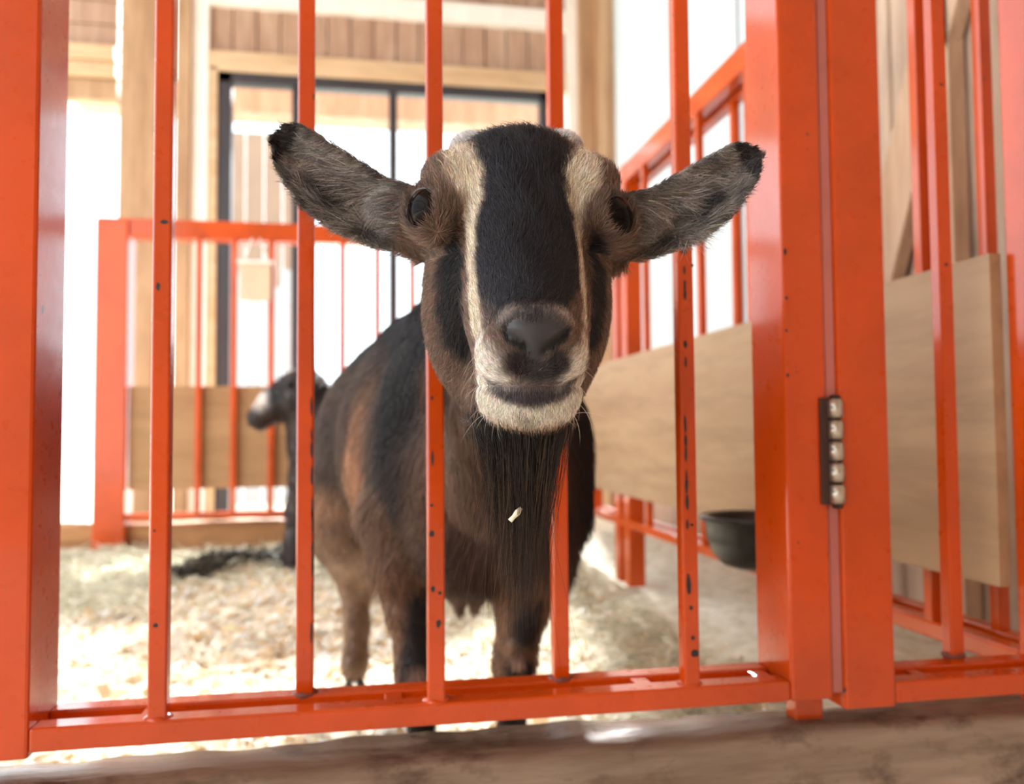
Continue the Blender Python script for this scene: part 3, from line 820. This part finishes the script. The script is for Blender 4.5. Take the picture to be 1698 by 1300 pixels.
    H([c(800, 632, .523), c(838, 651, .510), c(885, 657, .506), c(930, 650, .510), c(956, 630, .523)], [.0022, .0048, .0062, .0048, .0022], (62, 53, 56), .0025, ysc=.5)
    # bare nose leather
    H([c(862, 552, .503), c(888, 560, .500), c(914, 552, .503)], [.0090, .0100, .0090], (54, 51, 54), .0025, ysc=.6)
    H([c(888, 578, .500)], .0075, (48, 44, 47), .003, ysc=.6)
    H([c(836, 552, .503), c(850, 565, .503), c(868, 577, .503), c(880, 584, .503)], [.0020, .004, .004, .0015], (9, 8, 9), .0015, ysc=.5)
    H([c(939, 550, .503), c(926, 565, .503), c(908, 577, .503), c(896, 584, .503)], [.0020, .004, .004, .0015], (9, 8, 9), .0015, ysc=.5)
    # horn buds
    H([c(780, 236, .668)], .017, (226, 222, 222), .006, amt=.95); H([c(932, 234, .668)], .017, (226, 222, 222), .006, amt=.95)
    # ears
    for e_ in EAR_T:
        s, t, nn, a, b = ear_coords(P, e_)
        on = sstep((s + .02) / .12) * ((np.abs(nn) < .035) & (t < a + .012) & (t > b - .012))
        w1 = wob(P, 140, 2)
        base = np.array(srgb(112, 104, 100)); drk = np.array(srgb(36, 31, 32)); lgt = np.array(srgb(206, 194, 182))
        q = np.tile(base, (n, 1))
        mid = (a + b) / 2
        patch = sstep(1.3 - np.abs((s - .50) / .20)) * sstep(1.3 - np.abs((t - mid + .005) / .013))
        patch = np.maximum(patch, sstep(1 - np.abs((s - .20) / .14)) * sstep(1 - np.abs((t - mid + .018) / .008)) * .8)
        tip = np.maximum(sstep((s - .80 + .10 * wob(P, 60, 3) * .3) / .10), .6 * sstep((b + .010 - t) / .006) * (s > .45))
        top = sstep((t - a + .006) / .006) * .5
        dk = np.clip(np.maximum(np.maximum(patch, tip), top) + .12 * w1, 0, 1)
        lt = np.clip(.35 + .5 * wob(P, 220, 1), 0, 1) * (1 - dk) * sstep((s - .1) / .2) * .5
        q = q * (1 - dk[:, None]) + drk * dk[:, None]; q = q * (1 - lt[:, None]) + lgt * lt[:, None]
        on = on[:, None]; col[:] = col * (1 - on) + q * on
    return col

def hair_curves(name, roots, nrm, lay, length, col, rad, mat, parent, npt=5, lift=.35, curl=.15, sag=0.0):
    n = len(roots)
    lay = lay - nrm * np.sum(lay * nrm, 1)[:, None]; lay /= np.maximum(np.linalg.norm(lay, axis=1), 1e-6)[:, None]
    side = np.cross(nrm, lay)
    jit = rng.normal(size=(n, 1)) * curl
    pts = np.zeros((n, npt, 3))
    lf = lift * rng.uniform(.6, 1.4, (n, 1))
    for k in range(npt):
        u = k / (npt - 1)
        pts[:, k] = roots + length[:, None] * (nrm * lf * (u - .45 * u * u) + lay * (u * .35 + .65 * u * u ** .5) * .95 + side * jit * u * u)
        pts[:, k, 2] -= sag * length * u * u
    cu = bpy.data.hair_curves.new(name)
    cu.add_curves([npt] * n)
    cu.position_data.foreach_set('vector', to_world(pts.reshape(-1, 3)).astype(np.float32).ravel())
    r = cu.attributes.new('radius', 'FLOAT', 'POINT')
    prof = np.array([1, .95, .8, .55, .12]) if npt == 5 else np.linspace(1, .1, npt)
    r.data.foreach_set('value', (np.repeat(rad, npt) * np.tile(prof, n)).astype(np.float32))
    a = cu.attributes.new('tint', 'FLOAT_VECTOR', 'CURVE')
    a.data.foreach_set('vector', np.ascontiguousarray(col, np.float32).ravel())
    cu.materials.append(mat)
    o = bpy.data.objects.new(name, cu); C.objects.link(o)
    o.parent = parent; o.matrix_parent_inverse = Matrix.Translation(-Vector(parent.location))
    o['kind'] = 'stuff'
    return o

def sample(P, Fc, wgt, n):
    T = np.concatenate([Fc[:, [0, 1, 2]], Fc[:, [0, 2, 3]]])
    a, b, d = P[T[:, 0]], P[T[:, 1]], P[T[:, 2]]
    ar = .5 * np.linalg.norm(np.cross(b - a, d - a), axis=1) * wgt[T].mean(1)
    cdf = np.cumsum(ar); k = np.searchsorted(cdf, rng.uniform(0, cdf[-1], n)); k = np.minimum(k, len(T) - 1)
    u, v = rng.uniform(size=n), rng.uniform(size=n); fl = u + v > 1; u[fl], v[fl] = 1 - u[fl], 1 - v[fl]
    w = np.stack([1 - u - v, u, v], 1)
    return T[k], w

def mesh_from(P, Fc, name, col, mat):
    me = bpy.data.meshes.new(name)
    me.from_pydata(to_world(P).tolist(), [], Fc.tolist()); smooth(me)
    a = me.attributes.new('tint', 'FLOAT_COLOR', 'POINT')
    cc = np.ones((len(P), 4), np.float32); cc[:, :3] = col; a.data.foreach_set('color', cc.ravel())
    me.materials.append(mat); return me

def attach(o, parent):
    o.parent = parent; o.matrix_parent_inverse = Matrix.Translation(-Vector(parent.location)); return o

def hoof(P, size, yawv, parent):
    """two-toed hoof standing at world point P"""
    bm = bmesh.new()
    for sgn in (-1, 1):
        r = bmesh.ops.create_uvsphere(bm, u_segments=12, v_segments=8, radius=1)
        for v in r['verts']:
            z = max(v.co.z, -.15)
            v.co = Vector((sgn * .45 + v.co.x * .42, v.co.y * (.95 - .35 * max(z, 0)) - .25 * (1 - max(z, 0)), (z + .15) * 1.1)) * size
    bmesh.ops.rotate(bm, verts=bm.verts[:], matrix=Matrix.Rotation(yawv, 3, 'Z'))
    bmesh.ops.translate(bm, verts=bm.verts[:], vec=P)
    return attach(from_bm(bm, 'hoof', M_hoof, None, True), parent)
M_hoof = plain('hoof_horn', srgb(52, 44, 40), .55)

def eye_mat():
    m, nt, b = new_mat('goat_eye'); L = nt.links
    b.inputs['Base Color'].default_value = (*srgb(26, 18, 15), 1); b.inputs['Roughness'].default_value = .08; b.inputs['Specular IOR Level'].default_value = .06
    n = noise(nt, coords(nt), 90, 3); L.new(ramp(nt, n, [(.4, srgb(10, 8, 8)), (.8, srgb(34, 23, 17))]), b.inputs['Base Color'])
    return m
M_eye = eye_mat()
M_pupil = plain('goat_pupil', srgb(5, 5, 6), .08, 0, .06)

def build_goat():
    root = empty('goat', tuple(to_world(c(760, 1240, 1.25)) * np.array([1, 1, 0])))
    tag(root, 'bearded brown and black goat with cream face stripes looking through the gate', 'goat')
    f = build_goat_field(); P, Fc = f.mesh(); P = lap_smooth(P, Fc, 2, .45)
    nr = vert_normals(P, Fc)
    col = coat_colour(P)
    me = mesh_from(P, Fc, 'body', col * .8, M_skin); body = attach(bpy.data.objects.new('body', me), root); C.objects.link(body)
    # eyes
    for cen, d in EYES:
        d = d / np.linalg.norm(d); cen = cen + d * .0022
        bm = bmesh.new(); bmesh.ops.create_uvsphere(bm, u_segments=40, v_segments=24, radius=.0192)
        wc = to_world(cen)
        bmesh.ops.translate(bm, verts=bm.verts[:], vec=Vector(wc))
        e = attach(from_bm(bm, 'eye', M_eye, None, True), root)
        # slit pupil: a thin shell patch on the front of the eyeball
        h = np.cross([0, 0, 1.], d); h /= np.linalg.norm(h); v = np.cross(d, h)
        bm = bmesh.new(); ring = []
        for k in range(28):
            t = 2 * math.pi * k / 28
            q = d * .018 + h * .0092 * math.cos(t) + v * .0042 * math.sin(t); q = q / np.linalg.norm(q) * .01926
            ring.append(bm.verts.new(to_world(cen + q)))
        ct = bm.verts.new(to_world(cen + d * .01927))
        for k in range(28): bm.faces.new((ring[k], ring[(k + 1) % 28], ct))
        pu = from_bm(bm, 'pupil', M_pupil, None, True); pu.parent = e; pu.matrix_parent_inverse = Matrix()
    # coat ---------------------------------------------------------------
    head = P[:, 1] < .80
    def masks(Q):
        w = np.ones(len(Q))
        for cen, d in EYES:
            d = d / np.linalg.norm(d)
            w *= np.linalg.norm(Q - (cen + d * .0165), axis=1) > .0150
        nose = polysd(Q, [c(862, 552, .503), c(888, 560, .500), c(914, 552, .503)], [.0085, .0095, .0085], .6) < 0
        nose |= polysd(Q, [c(888, 574, .50), c(888, 590, .50)], .0055, .6) < 0
        nose |= polysd(Q, [c(838, 651, .510), c(885, 656, .506), c(930, 650, .510)], [.002, .0032, .002], .6) < 0
        return w * ~nose
    # head coat
    # which points sit on an ear, or near the muzzle
    def earw(Q):
        o = np.zeros(len(Q)); idx = np.full(len(Q), -1)
        for i, e_ in enumerate(EAR_T):
            s, t, nn, a, b = ear_coords(Q, e_)
            m = (s > .04) & (np.abs(nn) < .035) & (t < a + .01) & (t > b - .01)
            idx[m] = i
        return idx
    w = masks(P) * head * (P[:, 1] < .78)
    facing = np.clip(.30 - nr[:, 1], .12, 1.2)
    muz = np.clip((.60 - P[:, 1]) / .06, 0, 1)
    ei = earw(P)
    T, bw = sample(P, Fc, w * facing * (1 + .9 * muz) * np.where(ei >= 0, .7, 1), 150000)
    R = np.einsum('nk,nkd->nd', bw, P[T]); Nn = np.einsum('nk,nkd->nd', bw, nr[T]); Nn /= np.linalg.norm(Nn, axis=1)[:, None]
    ei = earw(R); cl = coat_colour(R)
    n = len(R)
    lay = np.tile(np.array([0, .40, .80]), (n, 1))
    lay[:, 0] += np.tanh((R[:, 0] - .008) / .02) * .35
    lay += .30 * np.stack([wob(R, 60, 1), wob(R, 60, 2), wob(R, 60, 3)], 1)
    low = R[:, 2] < c(0, 640, .53)[2]
    lay[low] = lay[low] * .3 + np.array([0, .25, -1.0])
    side = (R[:, 1] > .60) & (ei < 0)
    lay[side & (R[:, 2] < .10)] = np.array([0, .8, -.6]) + .2 * rng.normal(size=(int((side & (R[:, 2] < .10)).sum()), 3))
    ln = np.full(n, .0085)
    topk = np.clip((R[:, 2] - .15) / .05, 0, 1); ln += .003 * topk * (ei < 0); tuft = (R[:, 2] > c(0, 262, .63)[2]) & (np.abs(R[:, 0] - .006) < .028) & (ei < 0); ln[tuft] += .005 * rng.uniform(0, 1, int(tuft.sum()))
    ln *= 1 - .55 * np.clip((.57 - R[:, 1]) / .05, 0, 1)
    ln[side] *= 1.25
    bud = (polysd(R, [c(780, 236, .668)], .018) < 0) | (polysd(R, [c(932, 234, .668)], .018) < 0); ln[bud] = .0045
    thr = (R[:, 1] > .56) & (R[:, 2] < c(0, 690, .6)[2]); ln[thr] = .028
    for i, e_ in enumerate(EAR_T):
        m = ei == i; s, t, nn, a, b = ear_coords(R[m], e_); e1, e2, e3 = e_['ax']
        mid = (a + b) / 2; inner = (Nn[m] @ e3) > .1
        tn = np.clip((t - mid) / np.maximum((a - b) / 2, .003), -1, 1)
        fl = e1[None] * (.75 + .2 * tn[:, None]) - e2[None] * (.55 + .5 * tn[:, None]) + .2 * rng.normal(size=(len(s), 3)) + .35 * np.stack([wob(R[m], 90, 1), 0 * s, wob(R[m], 90, 3)], 1)
        lay[m] = np.where(inner[:, None], fl, e1[None] + .1 * rng.normal(size=(len(s), 3)))
        lf = np.where(inner, .009 + .020 * np.exp(-((s - .38) / .22) ** 2) * rng.uniform(.3, 1, len(s)), .006)
        lf = np.where(s > .85, .0042, lf); lf = np.where(np.abs(tn) > .8, np.minimum(lf, .007), lf); ln[m] = lf
    ln *= rng.uniform(.65, 1.25, n)
    br = np.exp(rng.normal(size=n) * .34 + .16 * wob(R, 240, 1))
    em = (ei >= 0); br[em] = np.exp(rng.normal(size=int(em.sum())) * .42 + .35 * wob(R[em], 170, 2)); br = br[:, None]; warm = 1 + .08 * rng.normal(size=(n, 3))
    drk_ = (cl.mean(1) < .03) & (rng.uniform(size=n) < .16); br[drk_] *= rng.uniform(1.6, 3.6, (int(drk_.sum()), 1))  # sheen on black fur painted in as randomly lightened strands
    cl = np.clip(cl * br * warm * 1.15, .004, .95)
    hair_curves('head_coat', R, Nn, lay, ln, cl, np.full(n, .00020), M_coat, root, lift=.42, curl=.22)
    # body coat
    w = (P[:, 1] > .76) * np.clip(.45 - nr[:, 1], .15, 1.3)
    T, bw = sample(P, Fc, w, 70000)
    R = np.einsum('nk,nkd->nd', bw, P[T]); Nn = np.einsum('nk,nkd->nd', bw, nr[T]); Nn /= np.linalg.norm(Nn, axis=1)[:, None]
    n = len(R); cl = coat_colour(R)
    lay = np.tile(np.array([-.15, .45, -.85]), (n, 1)) + .25 * np.stack([wob(R, 18, 1), wob(R, 18, 2), wob(R, 18, 3)], 1)
    ln = np.full(n, .026)
    legs = R[:, 2] < c(0, 960, 1.1)[2]; ln[legs] = .011
    chest = (R[:, 1] < 1.15) & ~legs & (R[:, 2] < .05); ln[chest] = .034
    ln *= rng.uniform(.6, 1.25, n)
    br = np.exp(rng.normal(size=n) * .25 + .22 * wob(R, 55, 2))[:, None]
    hair_curves('body_coat', R, Nn, lay, ln, np.clip(cl * br * 1.15, .003, .9), np.full(n, .00042), M_coat, root, lift=.28, curl=.2, sag=.15)
    # beard: long hanging strands under the chin, gathered in locks --------
    def beard():
        nl, per, seg = 84, 60, 13
        u = rng.uniform(-1, 1, nl); v = rng.uniform(-1, 1, nl)
        x = 864 + 62 * u; d = .580 + .026 * v - .014 * (1 - u * u)
        L = .128 - .040 * np.abs(u - .1) + rng.uniform(-.03, .026, nl)
        root_ = np.stack([(x - W_PX / 2) / F_PX * d, d, (H_PX / 2 - (694 - 14 * (1 - u * u))) / F_PX * d], 1)
        tip = root_ + np.stack([-.002 - .020 * u + rng.normal(size=nl) * .004, .004 * rng.normal(size=nl) + .004, -L], 1)
        tone = rng.uniform(.6, 1.5, nl)[:, None]
        mid = (np.abs(u + .12) < .13)[:, None] | (rng.uniform(size=(nl, 1)) < .08)
        base = np.where(mid, np.array(srgb(92, 72, 58)), np.array(srgb(27, 21, 19))) * tone
        R_ = np.repeat(root_, per, 0); T_ = np.repeat(tip, per, 0); B_ = np.repeat(base, per, 0); n = len(R_)
        off = rng.normal(size=(n, 3)) * np.array([.0058, .006, .003])
        E_ = T_ + off * .4 + rng.normal(size=(n, 3)) * np.array([.0036, .0036, .006])
        E_[:, 2] += np.abs(rng.normal(size=n)) * .022
        fly = rng.uniform(size=n) < .10
        E_[fly] += rng.normal(size=(int(fly.sum()), 3)) * np.array([.014, .009, .012]) - np.array([0, 0, .012])
        E_[rng.uniform(size=n) < .05, 2] -= .024
        A_ = R_ + off; ph = rng.uniform(0, 6.28, n); am = np.abs(rng.normal(size=n)) * .0011
        rad = rng.uniform(.00012, .00024, n); cc = B_ * np.exp(rng.normal(size=(n, 1)) * .28)
        tc = cc * 1.2 + np.array(srgb(126, 92, 66)) * .13 * rng.uniform(.1, 1.6, (n, 1))
        q = np.linspace(0, 1, seg + 1)[None, :, None]
        p = A_[:, None] * (1 - q) + E_[:, None] * q
        p[..., 0] += np.sin(ph[:, None] + 7 * q[..., 0]) * am[:, None] * q[..., 0]
        p[..., 1] += np.cos(1.7 * ph[:, None] + 6 * q[..., 0]) * am[:, None] * q[..., 0] - .010 * np.sin(np.pi * np.minimum(q[..., 0] * 1.3, 1)) * (1 - q[..., 0])
        rr = rad[:, None] * (1 - .85 * q[..., 0] ** 2)
        an = np.arange(3) * 2.0944
        V = p[:, :, None, :] + rr[:, :, None, None] * np.stack([np.cos(an), np.sin(an), 0 * an], 1)[None, None]
        cols = np.repeat((cc[:, None] * (.55 + .45 * np.minimum(q * 3, 1)) * (1 - q) + tc[:, None] * q)[:, :, None, :], 3, 2)
        idx = np.arange(n * (seg + 1) * 3).reshape(n, seg + 1, 3)
        a0, b0 = idx[:, :-1], idx[:, 1:]
        Fq = np.stack([a0, np.roll(a0, -1, 2), np.roll(b0, -1, 2), b0], -1).reshape(-1, 4)
        me = mesh_from(V.reshape(-1, 3), Fq, 'beard', np.clip(cols.reshape(-1, 3), .002, .9), M_coat)
        o = attach(bpy.data.objects.new('beard', me), root); C.objects.link(o)
        o['kind'] = 'stuff'; o['label'] = 'long dark brown beard hanging from the chin'
    beard()
    # whiskers
    wr_, wn, wl = [], [], []
    for k in range(44):
        sgn = -1 if k % 2 else 1
        r_ = c(880 + sgn * rng.uniform(40, 78), rng.uniform(580, 690), .528) ; wr_.append(r_); wn.append(np.array([sgn * .7, -.6, rng.normal() * .3])); wl.append(rng.uniform(.012, .024))
    wn = np.array(wn); wn /= np.linalg.norm(wn, axis=1)[:, None]
    o = hair_curves('whiskers', np.array(wr_), wn, np.tile([0, .1, -1.], (44, 1)) + rng.normal(size=(44, 3)) * .3, np.array(wl), np.tile(np.array(srgb(205, 190, 172)), (44, 1)), np.full(44, .00011), M_coat, root, lift=1.1, curl=.3)
    # hooves
    for p in ((704, 1300, 1.075), (846, 1305, 1.06), (588, 1112, 1.58), (694, 1098, 1.655)):
        w_ = to_world(c(*p)); z = float(hill(np.array([w_[0]]), np.array([w_[1]]))[0])
        hoof(Vector((w_[0], w_[1] - .008, z)), .026, .1, root)
    return root
goat = build_goat()

# a wood shaving caught in the beard
def shaving(name, P, d, w, h, mat, rot=0.0):
    bm = bmesh.new(); rows = []
    for i in range(7):
        u = i / 6 - .5; row = []
        for j in (-.5, .5):
            ww = w * (1 - .5 * abs(u) ** 2 * 2) * (1 + .2 * math.sin(9 * u))
            q = np.array([u * h * math.cos(rot) - j * ww * math.sin(rot), -.0015 * math.cos(3 * u) , u * h * math.sin(rot) + j * ww * math.cos(rot)])
            row.append((bm.verts.new(to_world(P + q)), bm.verts.new(to_world(P + q + np.array([0, .0006, 0])))))
        rows.append(row)
    for a, b in zip(rows, rows[1:]):
        bm.faces.new((a[0][0], b[0][0], b[1][0], a[1][0])); bm.faces.new((a[0][1], a[1][1], b[1][1], b[0][1]))
        bm.faces.new((a[0][0], a[0][1], b[0][1], b[0][0])); bm.faces.new((a[1][0], b[1][0], b[1][1], a[1][1]))
    for r_ in (rows[0], rows[-1]): bm.faces.new((r_[0][0], r_[1][0], r_[1][1], r_[0][1]))
    bmesh.ops.recalc_face_normals(bm, faces=bm.faces[:])
    return from_bm(bm, name, mat, None, True)
M_flake = plain('pale_shaving', srgb(236, 224, 196), .7)
tag(shaving('wood_shaving', c(855, 853, .534), .534, .0034, .0110, M_flake, .85), "pale wood shaving caught in the goat's beard", 'shaving')

# ---- second goat behind: dark, head turned to the side, seen past the first goat's flank
def build_second():
    root = empty('goat', tuple(to_world(c(560, 960, 2.85)) * np.array([1, 1, 0])))
    tag(root, 'dark goat with a white-tipped muzzle standing behind by the back fence', 'goat')
    D = 2.85
    f = Field(np.arange(-1.05, .15, .012), np.arange(2.4, 3.35, .012), np.arange(-.75, .30, .012))
    f.chain([c(428, 690, D), c(455, 672, D), c(495, 655, D)], [.035, .052, .075], .03)      # muzzle to skull
    f.ell(c(500, 645, D), (.085, .065, .065), .03)
    f.ell(c(432, 698, D), (.034, .033, .030), .02)
    f.chain([c(505, 660, D), c(545, 720, D + .05)], [.07, .11], .04)                    # neck
    f.ell(c(575, 735, D + .05), (.20, .15, .19), .05); f.ell(c(670, 725, D + .10), (.28, .17, .20), .06); f.ell(c(760, 730, D + .12), (.16, .15, .18), .06)
    f.chain([c(515, 640, D - .05), c(535, 628, D - .13)], [.022, .008], .02)            # ears
    f.chain([c(515, 635, D + .05), c(520, 608, D + .12)], [.022, .008], .02)
    f.chain([c(516, 790, D - .02), c(498, 850, D - .02), c(490, 900, D - .04), c(486, 930, D - .05)], [.075, .045, .033, .036], .03)
    f.chain([c(560, 790, D + .12), c(556, 870, D + .12), c(556, 920, D + .10)], [.07, .040, .034], .03)
    f.chain([c(745, 780, D + .04), c(752, 870, D + .08), c(748, 930, D + .05)], [.09, .040, .034], .03)
    f.chain([c(775, 780, D + .20), c(780, 870, D + .22), c(776, 920, D + .2)], [.09, .040, .034], .03)
    P, Fc = f.mesh(); P = lap_smooth(P, Fc, 2, .5); nr = vert_normals(P, Fc)
    def colr(Q):
        col = np.tile(np.array(srgb(58, 44, 40)), (len(Q), 1))
        paint(col, Q, [c(470, 650, D), c(520, 650, D)], [.07, .09], (34, 28, 30), .03)
        paint(col, Q, [c(436, 664, D - .03), c(440, 676, D + .03)], .032, (214, 204, 196), .014)
        paint(col, Q, [c(424, 694, D)], .032, (30, 26, 30), .012)
        paint(col, Q, [c(498, 830, D), c(490, 900, D)], .05, (98, 76, 66), .03)
        return col
    me = mesh_from(P, Fc, 'body', colr(P), M_skin); o = attach(bpy.data.objects.new('body', me), root); C.objects.link(o)
    T, bw = sample(P, Fc, np.clip(.5 - nr[:, 1], .15, 1.3), 14000)
    R = np.einsum('nk,nkd->nd', bw, P[T]); Nn = np.einsum('nk,nkd->nd', bw, nr[T]); Nn /= np.linalg.norm(Nn, axis=1)[:, None]
    hair_curves('coat', R, Nn, np.tile([.5, .1, -.8], (len(R), 1)) + .2 * rng.normal(size=(len(R), 3)), rng.uniform(.012, .03, len(R)), colr(R) * np.exp(rng.normal(size=(len(R), 1)) * .25), np.full(len(R), .0009), M_coat, root, lift=.3)
    bm = bmesh.new(); bmesh.ops.create_uvsphere(bm, u_segments=16, v_segments=10, radius=.016)
    bmesh.ops.translate(bm, verts=bm.verts[:], vec=Vector(to_world(c(484, 640, D - .066))))
    attach(from_bm(bm, 'eye', M_eye, None, True), root)
    for p in ((486, 938, D - .06), (556, 930, D + .09), (748, 938, D + .04), (776, 930, D + .19)):
        w_ = to_world(c(*p)); z = float(hill(np.array([w_[0]]), np.array([w_[1]]))[0]); hoof(Vector((w_[0], w_[1], z)), .034, .3, root)
build_second()

# ------------------------------------------------------------------ loose bedding
def bedding_bits(name, n, region, size, cols, label, seed, zoff=0.0, lift=.5, thin=.16):
    r = np.random.default_rng(seed)
    x = r.uniform(region[0], region[1], n); y = r.uniform(region[2], region[3], n)
    keep = region[4](x, y, r); x, y = x[keep], y[keep]; n = len(x)
    z = hill(x, y) + zoff + r.uniform(0, .012, n)
    a = r.uniform(0, 6.28, n); L = r.uniform(size[0], size[1], n); w = L * thin * r.uniform(.6, 1.5, n); tl = r.normal(size=n) * lift
    e1 = np.stack([np.cos(a) * np.cos(tl), np.sin(a) * np.cos(tl), np.abs(np.sin(tl))], 1)
    e2 = np.stack([-np.sin(a), np.cos(a), r.normal(size=n) * .4], 1)
    p = np.stack([x, y, z], 1); nrm = np.cross(e1, e2)
    V = np.zeros((n, 8, 3))
    for i, u in enumerate((-.5, -.15, .15, .5)):
        bow = (.25 - u * u) * L[:, None] * .35 * r.uniform(.2, 1, (n, 1))
        V[:, 2 * i] = p + e1 * (u * L[:, None]) + e2 * (w[:, None] * .5) + nrm * bow
        V[:, 2 * i + 1] = p + e1 * (u * L[:, None]) - e2 * (w[:, None] * .5) + nrm * bow
    k = np.arange(n)[:, None] * 8
    Fq = np.concatenate([k + np.array([[0, 1, 3, 2]]), k + np.array([[2, 3, 5, 4]]), k + np.array([[4, 5, 7, 6]])])
    me = bpy.data.meshes.new(name); me.from_pydata(V.reshape(-1, 3).tolist(), [], Fq.tolist()); smooth(me)
    at = me.attributes.new('tint', 'FLOAT_COLOR', 'POINT')
    cc = np.ones((n, 8, 4), np.float32); pick = r.integers(0, len(cols), n)
    cc[:, :, :3] = (np.array([srgb(*q) for q in cols])[pick] * np.exp(r.normal(size=(n, 1)) * .12))[:, None]
    at.data.foreach_set('color', np.clip(cc, 0, .95).ravel())
    o = link(name, me, M_straw); return tag(o, label, name.replace('_', ' '), kind='stuff')
bedding_bits('wood_shavings', 15000, (-1.0, .72, .86, 2.9, lambda x, y, r: r.uniform(size=len(x)) > hay_weight(x, y)), (.012, .034), [(250, 242, 226), (246, 232, 208), (234, 208, 170), (252, 248, 238)], 'pale curled wood shavings strewn over the front of the pen', 5, lift=.45, thin=.45)
bedding_bits('hay', 16000, (-1.2, .74, .9, 3.3, lambda x, y, r: r.uniform(size=len(x)) < hay_weight(x, y) * 1.1), (.03, .10), [(226, 222, 198), (210, 206, 180), (236, 232, 212), (192, 190, 164)], 'grey-green hay lying along the back and right of the pen', 6, zoff=.006, lift=.3, thin=.045)
def streak(x, y, r):
    p = np.array([at_y(300, 935, 2.95)[0], at_y(400, 905, 3.05)[0], at_y(480, 885, 3.1)[0]]); yc = np.interp(x, p, [2.78, 2.95, 3.08])
    return (np.abs(y - yc) < .10 + .05 * np.sin(23 * x)) & (x > p[0]) & (x < p[2] + .05)
bedding_bits('dark_straw', 9000, (-.9, -.1, 2.6, 3.25, streak), (.02, .06), [(54, 50, 50), (84, 78, 66), (40, 38, 42), (120, 112, 92)], 'dark soiled straw heaped in a streak by the back fence', 9, zoff=.02, lift=.5, thin=.12)
